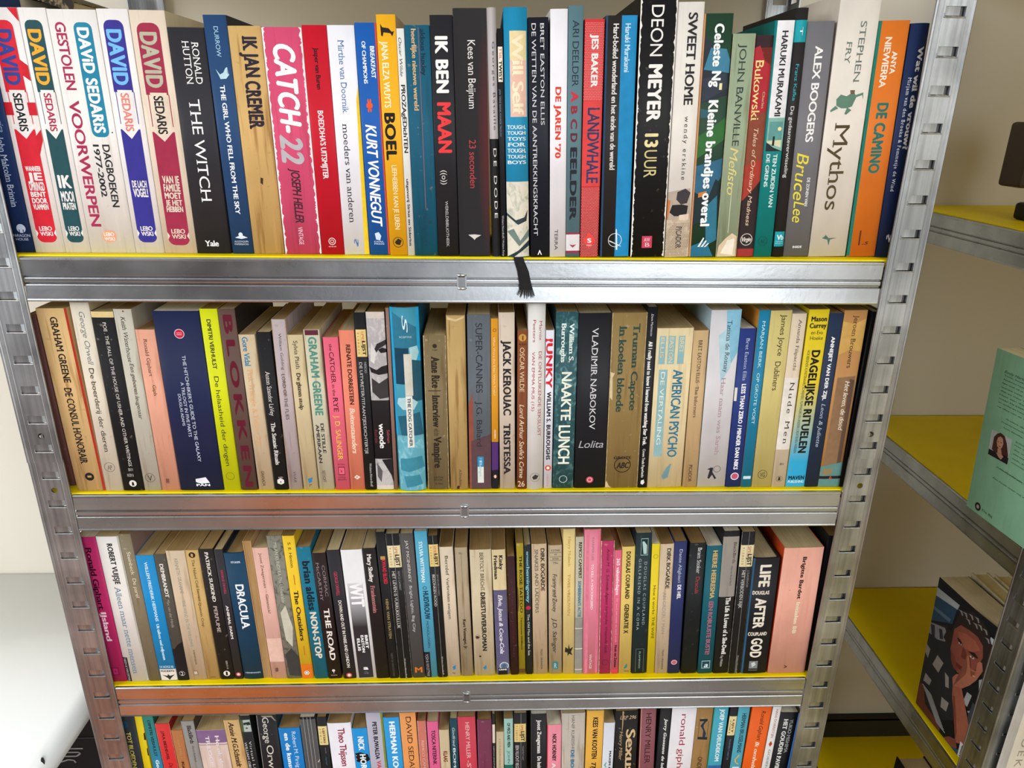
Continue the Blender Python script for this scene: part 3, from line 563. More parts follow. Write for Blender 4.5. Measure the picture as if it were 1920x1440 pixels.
(1,564.5,7.3,-0.0304,21.1,201.1,'ded8d0','off-white spine with black serif title and dog photo at foot on the top shelf',[('T',193.6,125.1,0.42,0.78,'1c1a1c','SWEET HOME','bs'),('T',116.5,65.6,0.5,0.68,'302e30','wendy erskine','ws'),('M',32.2,0.3,0,1,'b8a48c','d0c0a8'),('DOTS',30.6,0.7,'4a4038'),('G','b0a090',[(0,55.6),(0.9,58.7),(1,32.2),(0,32.2)]),('G','c8743a',[(0,49.4),(0.12,48.7),(0.05,32.2),(0,32.2)]),('G','3a3236',[(0.38,55.6),(0.7,58.4),(0.92,54.9),(0.8,46.3),(0.55,45.1),(0.35,49.4)]),('G','1c1818',[(0.2,44.8),(0.6,45.1),(0.85,44.0),(0.8,35.3),(0.3,35.3),(0.1,38.5)]),('G','dcc8b4',[(0.5,36.1),(0.9,37.2),(0.9,32.2),(0.5,32.2)]),('T',26.6,7.3,0.42,0.66,'241e1c','PICADOR','s')],{'age': 0.3}),
(1,587.4,8.2,-0.0313,23.5,193.4,'22402f','dark green illustrated spine with night houses and white rounded title on the top shelf',[('P',193.3,0.3,0,0.06,'cf8f5c'),('G','202a33',[(0.06,178.3),(0.35,171.6),(0.7,163.4),(1,155.2),(1,132.8),(0.06,127.1)]),('G','3a7a96',[(0.15,156.6),(0.3,168.6),(0.85,167.5),(1,159.3),(1,149.6),(0.1,152.4)]),('G','2c3340',[(0.08,145.5),(0.9,149.6),(1,138.4),(0.1,127.1)]),('P',142.0,137.0,0.68,0.78,'e4d8a0'),('G','2a5a66',[(0.08,122.8),(0.35,121.4),(0.4,115.6),(0.1,115.6)]),('G','2d6630',[(0.06,101.0),(1,115.6),(1,98.1),(0.06,83.2)]),('G','29607c',[(0.06,77.2),(1,83.2),(1,68.0),(0.5,49.5),(0.06,55.8)]),('G','15282c',[(0.06,54.2),(0.6,52.7),(0.8,66.5),(1,61.9),(1,40.1),(0.06,27.5)]),('G','c87830',[(0.2,55.0),(0.5,56.5),(0.5,52.7),(0.2,51.1)]),('G','2a7088',[(0.5,43.3),(0.9,52.7),(1,14.6),(0.6,9.7)]),('G','1f6a86',[(0.06,9.7),(0.6,14.6),(0.9,0.3),(0.06,0.3)]),('T',186.1,139.1,0.4,0.72,'e8ecec','Celeste Ng','B'),('T',129.2,26.7,0.36,0.7,'e8ecec','Kleine brandjes overal','B'),('G','e4e8e8',[(0.3,8.9),(0.5,17.0),(0.54,16.2),(0.38,8.7)]),('G','e4e8e8',[(0.42,8.7),(0.6,14.6),(0.64,13.8),(0.5,8.7)]),('G','e4e8e8',[(0.54,8.6),(0.7,12.2),(0.72,11.3),(0.6,8.6)])],{}),
(1,609.2,9.1,-0.0294,18.4,179.4,'93a286','faded sage green spine with serif lettering and white shell on the top shelf',[('T',172.0,93.5,0.34,0.66,'2c3a34','JOHN BANVILLE','s'),('T',92.3,53.5,0.28,0.68,'d8c880','Mefisto','i'),('G','d4bfa0',[(0.05,0.3),(0.1,9.7),(0.4,16.2),(0.7,20.7),(0.95,17.8),(0.95,0.3)]),('G','e8e0d0',[(0.2,3.2),(0.5,14.6),(0.85,16.2),(0.8,1.5)]),('P',60.5,21.1,0.485,0.515,'ccd0b0')],{'age': 1.4,'wear': 'cfc29c','wearw': 0.03,'side': '6d7a5c'}),
(1,626.5,10.2,-0.0312,14.7,178.6,'702a26','dark red and brown spine with yellow serif author name on the top shelf',[('P',178.5,169.6,0,1,'2b1218'),('G','a8202c',[(0,169.3),(0.3,171.0),(0.6,160.0),(1,155.8),(1,121.9),(0,116.1)]),('G','84402a',[(0,116.1),(1,121.9),(1,83.5),(0,77.4)]),('G','a03424',[(0,77.4),(1,83.5),(1,65.2),(0,46.5)]),('G','2a1a1c',[(0,48.1),(0.6,57.5),(1,65.2),(1,7.2),(0,7.2)]),('P',7.2,0.3,0,1,'9c2c28'),('T',160.0,113.9,0.12,0.6,'e8d488','Bukowski','s'),('T',136.2,123.3,0.66,0.8,'d8b890','Charles','s'),('T',108.0,27.1,0.36,0.62,'dcc0a0','Tales of Ordinary Madness','i'),('R',15.3,0.5,0.36,'d8d0c8',0.1),('H',17.5,13.6,0.22,0.78,'e4dcd4','Virgin','bi')],{'age': 0.6}),
(1,642.6,11.3,-0.0324,16.2,189.8,'0b7f7d','teal spine with white upper label and small illustration on the top shelf',[('P',189.7,116.3,0.12,0.98,'e0dfe2'),('P',116.3,89.6,0.12,0.98,'7fb0a4'),('P',113.3,98.6,0.2,0.9,'5a9490'),('G','1c2226',[(0.12,97.1),(0.5,92.6),(0.98,89.6),(0.12,89.6)]),('G','d4cfa8',[(0.15,97.9),(0.9,98.6),(0.9,92.6),(0.15,96.4)]),('D',107.5,0.75,0.1,'e8e0a0'),('G','18181a',[(0.44,101.6),(0.54,101.6),(0.54,94.1),(0.42,94.1)]),('T',182.2,117.4,0.4,0.72,'222226','HARUKI MURAKAMI','b'),('T',87.4,43.1,0.56,0.78,'cfe4e2','TEN ZUIDEN VAN','b'),('T',87.4,60.3,0.2,0.4,'cfe4e2','DE GRENS','b'),('R',13.7,0.45,0.26,'0c4a4e',0.14),('H',15.5,11.9,0.32,0.6,'0c4a4e','AC','')],{'side': '0a6f6e'}),
(1,656.7,12.6,-0.0356,10.1,199.2,'272425','slim black spine with a turquoise band near its top on the top shelf',[('P',190.3,174.1,0,1,'1898a4'),('T',185.2,179.1,0.42,0.66,'e8f0f0','T',''),('T',157.8,129.8,0.36,0.64,'2ea4b0','Franz Kafka',''),('T',125.5,68.1,0.3,0.6,'d8d6d4','De gedaanteverwisseling',''),('P',22.2,9.2,0.1,0.95,'1898a4'),('H',19.6,15.1,0.25,0.85,'e4f2f4','Vb','bs'),('H',14.1,13.1,0.2,0.85,'c8e8ec','Verboden',''),('H',12.4,11.5,0.2,0.85,'c8e8ec','Boeken','')],{'hard': 1,'bulge': 2}),
(1,673.5,13.1,-0.0364,22.4,189.7,'717074','grey spine with white capitals and yellow brush script on the top shelf',[('T',171.6,97.1,0.38,0.68,'ecebea','ALEX BOOGERS','b'),('T',67.8,43.8,0.62,0.74,'e0dfde','DE ZONEN VAN','b'),('T',88.4,49.0,0.14,0.62,'dfd23a','Bruce','i'),('T',48.2,29.9,0.2,0.64,'dfd23a','Lee','i'),('H',9.5,7.5,0.34,0.7,'eeeeee','INSIDE','b')],{}),
(1,702.2,13.5,-0.0271,33.4,210.2,'ded6cb','tall cream spine titled Mythos with a green centaur on the top shelf',[('T',190.1,144.1,0.56,0.72,'5f7068','STEPHEN','s'),('T',175.4,158.8,0.28,0.42,'5f7068','FRY','s'),('G','5b7f6c',[(0.2,131.5),(0.3,135.1),(0.45,133.7),(0.55,135.8),(0.62,137.3),(0.7,133.0),(0.62,125.7),(0.5,124.3),(0.35,124.3),(0.22,126.4)]),('G','5b7f6c',[(0.2,126.4),(0.28,124.3),(0.1,121.4),(0.08,122.8)]),('G','5b7f6c',[(0.5,125.0),(0.62,122.8),(0.5,119.2),(0.45,119.9)]),('G','6a5a3c',[(0.52,138.4),(0.64,138.4),(0.64,135.5),(0.54,135.3)]),('G','5b7f6c',[(0.66,134.4),(0.86,136.5),(0.88,130.8),(0.84,134.4),(0.68,132.7)]),('T',112.8,40.8,0.26,0.66,'4f4226','Mythos','s'),('G','4a6a60',[(0.38,19.5),(0.48,16.2),(0.7,16.5),(0.52,14.9),(0.5,9.6),(0.45,14.9),(0.3,16.2),(0.42,16.9)])],{'depth': 150}),
(1,733.3,14.0,-0.033,25.7,191.2,'da7426','orange spine with green left edge and dark green title on the top shelf',[('P',191.1,1.1,0,0.1,'0f6e5c'),('T',179.0,140.8,0.28,0.5,'f3e2d0','NIEWIERRA','b'),('T',168.4,151.2,0.56,0.74,'f3e2d0','ANYA','b'),('T',129.0,72.1,0.34,0.7,'1f6e66','DE CAMINO','B'),('T',23.2,10.1,0.36,0.4,'5a2410','|','b'),('H',15.0,10.6,0.48,0.7,'4a1e10','.s','i')],{'side': '0f6e5c'}),
(1,754.5,14.6,-0.029,15.5,189.7,'1d2c52','navy rounded spine beside the right post with white bold question on the top shelf',[('T',172.5,91.9,0.52,0.85,'f0f0ee','Wat wil de vrouw?','Bs'),('T',149.1,57.4,0.24,0.42,'e0e2e6','Mirjam van den Broeke & Femmetje de Wind','ms'),('T',20.5,13.1,0.42,0.68,'e8e8ea','?','')],{'hard': 1,'bulge': 3}),
(2,-8.5,16.0,-0.0122,7.6,172.1,'7a4f4c','dusky mauve spine pushed back beside the left post on the second shelf',[],{'age': 1}),
(2,16.2,5.4,-0.0122,26.6,180.5,'cba873','wide creased tan spine with bold black serif capitals on the second shelf',[('P',180.4,0.3,0.93,1,'a82a1c'),('T',172.8,111.0,0.42,0.66,'201a18','GRAHAM GREENE','bs'),('T',105.9,28.7,0.36,0.62,'201a18','DE CONSUL HONORAIR','bs'),('D',15.2,0.55,0.16,'1f1a18'),('P',16.4,14.3,0.48,0.62,'b09060')],{'age': 2,'bulge': 1}),
(2,38.1,5.4,0.0062,16.5,186.2,'d2c8b6','cream spine with grey italic author and black serif title on the second shelf',[('T',177.7,128.2,0.42,0.72,'6a7478','George Orwell','is'),('T',125.0,41.0,0.38,0.66,'24221f','De boerderij der dieren','s'),('R',25.3,0.48,0.3,'5a5854',0.08),('H',27.7,22.6,0.34,0.62,'5a5854','AP','s')],{'age': 1,'side': 'b8a888','bulge': 1}),
(2,56.7,5.4,0.0046,19.4,177.9,'17171a','black spine with cream top band and thin white serif title on the second shelf',[('P',177.8,172.4,0,1,'d2bc84'),('T',168.2,26.1,0.46,0.62,'cfc8c0','POE . THE FALL OF THE HOUSE OF USHER AND OTHER WRITINGS','s'),('D',7.7,0.5,0.18,'d8d4ce'),('G','19191c',[(0.46,9.2),(0.54,9.2),(0.56,5.4),(0.44,5.4)]),('H',24.3,21.0,0.4,0.62,'b8b4b0','ISBN 0 14',''),('H',18.3,15.0,0.3,0.6,'b8b4b0','04.3291 8','')],{'age': 1}),
(2,74.6,5.4,0.0048,15.7,180.1,'b9b4a6','pale grey-cream spine with black italic serif lettering on the second shelf',[('T',173.4,130.7,0.36,0.62,'2a2826','Keith Waterhouse','is'),('T',129.6,74.7,0.42,0.66,'2a2826','Een geboren leugenaar','is'),('R',13.7,0.45,0.3,'32302e',0.07),('H',16.7,10.3,0.32,0.58,'26242a','V','s'),('D',178.1,0.55,0.05,'8a3a20')],{'age': 1.4,'side': 'a8a090'}),
(2,91.8,5.4,0.0021,17.0,161.4,'d79a82','salmon pink spine with small dark serif lettering on the second shelf',[('T',152.7,117.2,0.36,0.56,'48241e','Ronald Giphart','s'),('T',113.3,111.7,0.5,0.56,'48241e','.',''),('T',108.7,97.9,0.44,0.62,'48241e','Giph','s'),('H',13.9,8.3,0.3,0.5,'6a3a30','##','b')],{'age': 1}),
(2,121.7,5.4,-0.0013,40.8,178.6,'1b2346','very wide navy spine with red button and three silver title lines on the second shelf',[('D',157.6,0.52,0.11,'c9c0c8'),('D',157.6,0.52,0.095,'c01c3c'),('H',158.9,157.9,0.46,0.58,'e8b8c0', "DON'T", 'b'),('H',157.3,156.3,0.46,0.58,'e8b8c0','PANIC','b'),('T',137.2,30.8,0.5,0.58,'c6ccdc', "THE HITCHHIKER'S GUIDE TO THE GALAXY", ''),('T',111.4,56.8,0.38,0.455,'c6ccdc','A TRILOGY IN FIVE PARTS',''),('T',99.9,68.1,0.28,0.345,'c6ccdc','DOUGLAS ADAMS',''),('G','e0e2ea',[(0.38,12.2),(0.62,14.1),(0.7,8.1),(0.5,7.1),(0.38,8.9)]),('H',7.1,4.6,0.38,0.7,'e0e2ea','PAN','B')],{'side': '1d2a44'}),
(2,150.5,5.3,-0.0004,15.5,180.7,'c9cf14','acid yellow spine with plain black lettering on the second shelf',[('T',171.1,124.3,0.34,0.58,'24260c','DIMITRI VERHULST','b'),('T',117.2,26.2,0.32,0.6,'24260c','De helaasheid der dingen',''),('R',15.2,0.48,0.26,'4a4c10',0.08)],{}),
(2,167.0,5.4,-0.0053,15.0,180.7,'5c463f','brown spine with widely spaced maroon capitals on the second shelf',[('T',175.4,3.3,0.28,0.8,'5c1426','BLOKKEN','Bw')],{'side': '2a2422'}),
(2,183.1,5.4,-0.0113,14.5,156.9,'c6b192','cream spine with blue author name and faded peach title on the second shelf',[('T',154.8,126.8,0.2,0.56,'2b7a9c','Gore Vidal','bs'),('T',124.0,46.1,0.28,0.62,'d2a06c','Pink Triangle & Yellow Star','s'),('T',20.4,4.3,0.3,0.5,'302a22','GRANADA','')],{'age': 1.4}),
(2,197.7,5.5,-0.0079,12.6,159.4,'19181b','black spine with white gothic lettering and white hexagon on the second shelf',[('T',122.0,78.0,0.32,0.66,'d0ccc6','Anton Szandor LaVey','s'),('T',71.1,27.0,0.28,0.6,'d0ccc6','The Satanic Rituals','bs'),('G','dedad6',[(0.25,10.8),(0.5,12.8),(0.75,10.8),(0.75,7.2),(0.5,5.7),(0.25,7.2)]),('G','19181b',[(0.45,9.2),(0.55,9.2),(0.5,6.6)]),('H',14.3,12.8,0.35,0.7,'c8c4be','AVON','')],{'age': 0.8}),
(2,211.2,5.5,-0.0023,12.6,171.2,'b0a2a4','mauve-grey cracked spine titled Lord Of The Flies on the second shelf',[('T',158.2,123.4,0.42,0.62,'3a3436','William Golding',''),('T',119.3,74.0,0.34,0.6,'302a2c','LORD OF THE FLIES',''),('T',19.4,8.1,0.42,0.66,'5c5458','WAR','i')],{'age': 2,'wear': 'b08a62','wearw': 0.05}),
(2,226.0,5.4,-0.0102,13.7,156.8,'c6b48e','buff spine with black curled lettering and blue shell emblem on the second shelf',[('T',151.3,124.1,0.36,0.64,'26221c','Sylvia Plath','s'),('T',120.3,84.0,0.34,0.62,'26221c','De glazen stolp','bs'),('G','2a7fae',[(0.35,11.7),(0.7,13.3),(0.62,8.4),(0.4,6.8)]),('T',5.6,3.2,0.42,0.6,'3a362e','L','')],{'age': 1.4}),
(2,241.4,5.3,-0.0125,14.2,161.7,'c4bda4','grey-cream spine with outlined green capitals above black title on the second shelf',[('P',161.4,156.6,0.08,0.92,'5a2436'),('T',155.0,78.3,0.26,0.78,'4f8a7c','GRAHAM GREENE','B'),('T',70.1,39.3,0.5,0.72,'262230','DE STILLE','b'),('T',69.1,28.8,0.18,0.4,'262230','AMERIKAAN','b'),('T',20.8,8.3,0.32,0.52,'4a4640','SIJTHOFF','')],{'age': 1.6}),
(2,257.1,5.1,-0.0078,13.6,154.7,'dc6077','bright pink spine titled the Catcher in the Rye on the second shelf',[('T',148.5,141.8,0.38,0.58,'3c1018','the','s'),('T',140.7,110.5,0.34,0.66,'320c14','CATCHER','s'),('T',109.4,97.9,0.36,0.56,'3c1018','in the','s'),('T',96.8,82.1,0.34,0.68,'320c14','RYE','s'),('T',78.4,31.9,0.34,0.7,'e8c048','J. D. SALINGER','s'),('P',24.8,16.0,0.28,0.74,'7a1c34'),('P',23.9,16.9,0.32,0.7,'dc6077'),('H',22.4,18.8,0.42,0.6,'7a1c34','k','s'),('H',28.1,26.6,0.28,0.75,'7a1c34','FICTION',''),('H',14.2,12.7,0.25,0.75,'7a1c34','LITTLE',''),('H',11.7,10.2,0.22,0.78,'7a1c34','BROWN','')],{}),
(2,271.4,5.1,-0.0043,13.7,161.4,'dd7f66','salmon orange cracked spine with black and white capitals on the second shelf',[('T',147.9,89.4,0.4,0.7,'2c1612','RENATE DORRESTEIN','b'),('T',85.9,38.9,0.34,0.7,'f0cdb8','Buitenstaanders','bi'),('G','f0dcd0',[(0.3,13.7),(0.5,15.9),(0.75,13.7),(0.5,11.1)]),('H',14.7,12.3,0.46,0.58,'3a2018','P','')],{'age': 1}),
(2,284.2,5.0,-0.006,10.3,178.0,'1a1a1d','black spine with yellow ticket and thin slashed white title on the second shelf',[('K',162.2,136.5,0.1,0.98,'d9c07c'),('T',159.7,139.1,0.2232,0.364,'8a5a3a','9 1 0 8 0 2 0',''),('T',160.7,149.4,0.5840000000000001,0.7864,'b0503c','SPEL',''),('T',151.5,137.8,0.6103999999999999,0.892,'2a2420','LIJST','B'),('P',160.9,137.8,0.48719999999999997,0.5048,'8a7448'),('T',131.1,38.9,0.22,0.5,'c4c2c0','DE UITVRETER/TITAANTJES/DICHTERTJE',''),('T',131.3,120.8,0.66,0.86,'a8a6a4','NESCIO',''),('T',28.8,3.6,0.5,0.74,'b8b6b4','Wolters-Noordhoff','s')],{'bulge': 1}),
(2,298.2,5.0,-0.0059,16.4,178.7,'201d20','black and white portrait photo spine titled woede on the second shelf',[('P',178.6,172.6,0,1,'c8beb4'),('M',172.6,93.7,0,1,'a7a3a4','c4c0c0'),('M',33.3,4.3,0,1,'b8b4b2','8c8886'),('P',4.8,0.3,0,1,'d0c4b8'),('G','2c282a',[(0.2,137.9),(0.5,148.6),(1,152.6),(1,147.9),(0.6,143.9),(0.3,136.5)]),('G','1c1a1c',[(0.55,143.2),(0.8,145.3),(1,143.9),(1,140.6),(0.7,139.9)]),('G','221f21',[(0,127.0),(0.4,123.6),(0.7,127.0),(1,128.4),(1,120.2),(0.5,118.8),(0.1,121.5)]),('G','3a3638',[(0.1,116.0),(0.5,110.5),(1,116.0),(1,96.5),(0.5,95.1),(0.1,102.1)]),('G','d0ccca',[(0.2,149.9),(0.45,140.6),(0.3,129.7),(0.1,132.5)]),('G','201d20',[(0.4,32.5),(0.9,15.9),(1,8.2),(1,33.3)]),('G','5a5658',[(0.1,29.5),(0.4,20.4),(0.3,8.2),(0.1,14.3)]),('T',70.1,44.5,0.34,0.68,'e8e6e4','woede','b'),('T',63.6,50.1,0.78,0.95,'b04858','Salman',''),('T',63.6,50.1,0.08,0.26,'7a2c38','Rushdie','')],{'bulge': 0.8}),
(2,308.5,4.9,-0.0017,3.3,182.3,'8c6c60','slim plain brown-mauve spine beside the blue jacketed one on the second shelf',[],{'age': 1}),
(2,324.8,4.9,-0.0092,25.8,183.2,'3f8ca4','large rounded teal jacket spine with photo and small white title strip on the second shelf',[('P',183.1,59.2,0,0.08,'1c98c8'),('P',183.1,116.1,0.9,1,'1c98c8'),('G','2a6f88',[(0.08,178.9),(0.9,164.6),(0.9,145.4),(0.08,145.4)]),('P',145.4,110.5,0.1,0.6,'123c52'),('G','9ac4c8',[(0.62,146.0),(0.9,147.4),(0.95,140.7),(0.85,132.5),(0.68,133.9)]),('G','1f5062',[(0.6,135.2),(1,132.5),(1,93.7),(0.7,93.7),(0.6,102.2)]),('G','a8ccd0',[(0.15,96.6),(0.6,98.0),(0.85,92.3),(0.7,85.2),(0.3,85.2),(0.1,90.9)]),('G','245a70',[(0.1,78.0),(0.9,82.3),(1,59.2),(0.2,58.5)]),('M',58.8,0.3,0.04,1,'5fa2b3','83bdc9'),('G','3a8498',[(0.1,34.0),(0.9,37.0),(1,24.9),(0.4,20.4),(0.1,21.9)]),('G','3a8498',[(0.2,15.8),(0.8,17.3),(0.9,6.6),(0.3,3.5)]),('P',140.0,99.4,0.42,0.7,'c8c6b8'),('P',99.1,46.7,0.42,0.66,'dcdcd4'),('T',97.3,47.7,0.48,0.6,'1c3038','THE DOG CATCHER','b'),('T',176.3,160.0,0.42,0.62,'d0e4e8','S','i'),('H',156.9,155.1,0.3,0.74,'b0d0d6','SCEPTRE','')],{'hard': 1,'bulge': 4,'side': '14607c'}),
(2,350.1,4.8,-0.0031,20.6,156.7,'79694a','olive brown worn spine with gothic outlined title on the second shelf',[('D',146.8,0.5,0.1,'302820'),('H',143.7,142.3,0.4,0.62,'302820','FSBP',''),('T',136.9,106.1,0.34,0.7,'2a241a','Anne Rice','Bs'),('T',103.6,102.9,0.3,0.74,'2a241a','|','B'),('T',99.1,66.2,0.34,0.68,'2a241a','Interview','Bs'),('T',65.0,57.4,0.36,0.64,'3a3020','with the','s'),('T',56.5,23.3,0.34,0.7,'2a241a','Vampire','Bs'),('H',14.2,12.3,0.28,0.74,'302820','A FUTURA',''),('H',11.4,9.6,0.3,0.7,'302820','BOOK',''),('H',7.1,5.3,0.34,0.7,'302820','25.790-6','')],{'age': 1.6,'wear': 'b8a27c','wearw': 0.05}),
(2,370.4,4.9,-0.0086,17.1,175.7,'b3955f','plain tan spine without a title, creased at top on the second shelf',[('T',22.0,3.2,0.5,0.66,'4a3a24','A.Simulaties','i'),('G','3a2418',[(0.35,2.5),(0.42,4.5),(0.52,3.9),(0.5,0.8),(0.38,0.5)]),('G','cdb68c',[(0.05,174.5),(0.5,171.9),(0.95,175.2),(0.95,173.2),(0.5,170.0),(0.05,171.9)])],{'age': 2,'bulge': 1.5}),
(2,390.9,5.0,-0.0065,21.1,176.4,'5a6168','gunmetal spine with red smear titled Super-Cannes on the second shelf',[('G','8a4a3c',[(0,87.9),(0.2,102.1),(0.22,44.2),(0.1,0.3),(0,0.3)]),('G','584044',[(0.1,51.6),(1,59.0),(1,0.3),(0.1,0.3)]),('T',168.4,101.0,0.36,0.66,'2c2f34','SUPER-CANNES',''),('T',92.5,46.0,0.36,0.62,'2a2c30','J.G. Ballard',''),('P',35.2,24.3,0.38,0.66,'2488b4'),('P',24.3,7.0,0.38,0.66,'d8dcd4'),('T',30.7,23.1,0.46,0.58,'e4eef4','Fla',''),('T',33.7,13.9,0.46,0.58,'8fb4c8','Flamingo','')],{'age': 0.6}),
(2,405.4,5.2,-0.0082,6.5,172.6,'d08e20','slim orange spine with purple and navy bands at its foot on the second shelf',[('P',50.7,20.2,0,1,'4e2c6c'),('P',20.2,0.3,0,1,'18181f'),('G','18181f',[(0,20.2),(1,21.4),(1,18.3),(0,18.3)]),('R',161.8,0.5,0.25,'a04020',0.3),('T',155.5,98.5,0.3,0.6,'f0d8a0','What Were the Eden Witch Trials?',''),('T',63.3,54.4,0.4,0.62,'f4e8d0','NOEEN','b'),('D',13.7,0.5,0.26,'cc6a2c'),('G','e8e0d8',[(0.4,15.3),(0.6,15.3),(0.6,11.9),(0.4,11.9)])],{}),
(2,417.4,5.1,-0.0148,14.5,178.3,'cbbcab','pinkish cream spine with heavy black decorative capitals on the second shelf',[('T',152.2,78.1,0.28,0.78,'272326','JACK KEROUAC','Bs'),('T',69.9,15.6,0.28,0.72,'272326','TRISTESSA','Bs')],{'age': 1.4}),
(2,431.2,5.3,-0.0105,9.2,161.8,'7c4426','russet spine with cream script and numerals 26 at foot on the second shelf',[('D',154.8,0.5,0.38,'c09040'),('G','7c4426',[(0.45,156.8),(0.6,156.8),(0.6,152.2),(0.45,152.2)]),('H',149.4,147.7,0.15,0.85,'2c1810','R400',''),('T',145.4,102.0,0.25,0.72,'dcc49c','OSCAR WILDE','s'),('T',89.2,12.0,0.25,0.75,'e4d0b0', "Lord Arthur Savile's Crime", 'i'),('H',8.9,2.7,0.1,0.82,'e4d0b0','26','s')],{'age': 1,'bulge': 1}),
(2,444.2,5.5,-0.0116,15.7,187.8,'d8d5d1','smooth white spine with pink and plum sans lettering on the second shelf',[('T',170.7,152.5,0.64,0.82,'a44456','Marnix',''),('T',172.0,150.8,0.28,0.46,'a44456','Peeters',''),('T',142.0,57.2,0.62,0.82,'a44456','DE ONTLUIKENDE SEKSLUST',''),('T',141.8,83.1,0.24,0.42,'a83048','VAN EMMA MUS (15)',''),('R',13.4,0.5,0.3,'38342f',0.05),('G','38342f',[(0.32,13.4),(0.5,16.5),(0.72,14.9),(0.6,11.5),(0.4,10.9)])],{'hard': 1,'bulge': 3}),
(2,457.0,5.8,-0.0145,7.8,161.7,'dcdce6','slim white spine with red brush letters Junky on the second shelf',[('T',155.7,105.3,0.1,0.85,'cc2030','JUNKY','B'),('T',101.8,31.2,0.24,0.74,'1e1e24','WILLIAM S. BURROUGHS','B'),('D',22.4,0.5,0.38,'d04a28'),('D',22.4,0.5,0.2,'f0e8e0'),('T',15.0,2.3,0.36,0.62,'d890a0','ESSENTIALS','')],{}),
(2,472.0,6.1,-0.0122,20.2,178.9,'2b5258','marbled dark teal spine with jagged white title on the second shelf',[('T',168.0,130.7,0.62,0.84,'d8e4de','William S.','bs'),('T',168.0,130.7,0.26,0.48,'d8e4de','Burroughs','bs'),('T',121.3,72.3,0.32,0.8,'e4e8d8','NAAKTE','b'),('T',67.4,26.5,0.24,0.8,'e4e8d8','LUNCH','b'),('R',9.9,0.5,0.2,'b8ccc8',0.14)],{'marble': '5f8c8e'}),
(2,498.3,6.2,-0.0164,30.1,177.7,'1c1d22','wide black spine with one-word silver script title on the second shelf',[('T',163.7,62.9,0.42,0.62,'d0d0d2','VLADIMIR NABOKOV','s'),('H',51.5,43.6,0.1,0.9,'a8a8ac','Lolita','i'),('D',8.9,0.5,0.12,'c04858'),('R',8.9,0.5,0.08,'e8b8b8',0.3)],{}),
(2,530.0,6.4,-0.018,31.9,178.0,'8d7547','wide khaki gold chipped spine with dark green serif lettering on the second shelf',[('T',167.7,82.2,0.62,0.82,'26443c','Truman Capote','bs'),('T',165.8,80.8,0.22,0.44,'26443c','In koelen bloede','bs'),('H',34.3,31.3,0.22,0.76,'241c14','GROTE','bs'),('R',24.8,0.5,0.26,'241c14',0.1),('H',27.9,21.5,0.3,0.72,'241c14','ABC','bis'),('G','c8b48c',[(0,0.3),(0.03,7.8),(0.12,1.6),(0.2,0.3)]),('G','cdbb94',[(0.02,121.2),(0.14,119.8),(0.08,115.7),(0.1,93.0),(0.02,95.9)])],{'age': 1.2,'wear': 'c9b48a','wearw': 0.025}),
(2,551.0,6.5,-0.0193,9.1,183.7,'17181d','slim black spine with small bold white sentence running full length on the second shelf',[('T',177.4,156.1,0.36,0.6,'c8c6c6','.Dave Marinaccio',''),('T',151.1,46.0,0.26,0.66,'e4e2e0','All I really need to know I learned from watching Star Trek.','B'),('T',42.2,11.1,0.3,0.6,'d0cecc','Crown Trade Paperbacks','b'),('G','e0e0e0',[(0.3,7.7),(0.6,8.9),(0.7,5.3),(0.5,3.0),(0.28,4.5)])],{}),
(2,572.8,6.7,-0.0186,33.8,163.5,'dccaa0','wide cream spine titled American Psycho in blue condensed capitals on the second shelf',[('P',156.1,128.8,0.08,0.26,'8ab0b4'),('P',156.1,128.8,0.32,0.52,'8ab0b4'),('P',156.1,128.8,0.6,0.78,'8ab0b4'),('T',154.8,139.8,0.64,0.76,'dccaa0','BRET','s'),('T',154.8,129.5,0.36,0.48,'dccaa0','EASTON','s'),('T',154.8,135.0,0.12,0.22,'dccaa0','ELLIS','s'),('P',123.5,34.0,0.12,0.36,'8ab0b4'),('T',121.2,46.5,0.18,0.3,'dce4d8','DE VERTALING','s'),('T',123.3,32.9,0.52,0.8,'2c7290','AMERICAN PSYCHO','b'),('G','6a9098',[(0.4,12.1),(0.5,19.9),(0.62,25.3),(0.66,25.7),(0.62,18.3),(0.58,10.6),(0.45,8.7)])],{'age': 0.8}),
(2,598.3,6.9,-0.0268,13.8,161.5,'c3a57a','tan spine titled The Informers in black serif on the second shelf',[('T',152.1,110.3,0.36,0.62,'2c241c','BRET EASTON ELLIS','s'),('T',106.8,75.0,0.36,0.6,'2c241c','The Informers','s'),('T',24.6,5.6,0.36,0.6,'2c241c','PICADOR','s')],{'age': 1}),
(2,619.8,6.8,-0.0256,27.6,180.8,'ccc9cc','pale sky blue and white spine with mauve serif title and archer on the second shelf',[('G','7fb6cf',[(0.5,180.7),(1,180.7),(1,140.6),(0.75,126.7),(0.6,143.3)]),('G','a8cad6',[(0.3,156.9),(0.6,163.6),(0.8,126.7),(0.5,109.9)]),('T',170.9,120.5,0.56,0.72,'2c4050','Tatiana de Rosnay','s'),('T',115.5,35.0,0.52,0.68,'a98c96','Haar naam was Sarah','s'),('G','282628',[(0.44,21.4),(0.52,21.1),(0.5,16.5),(0.66,9.5),(0.6,8.4),(0.5,13.4),(0.4,9.0),(0.34,9.9),(0.46,15.7),(0.4,18.8),(0.3,19.6)]),('R',19.6,0.66,0.13,'383638',0.1)],{'side': 'b8d2dc'}),
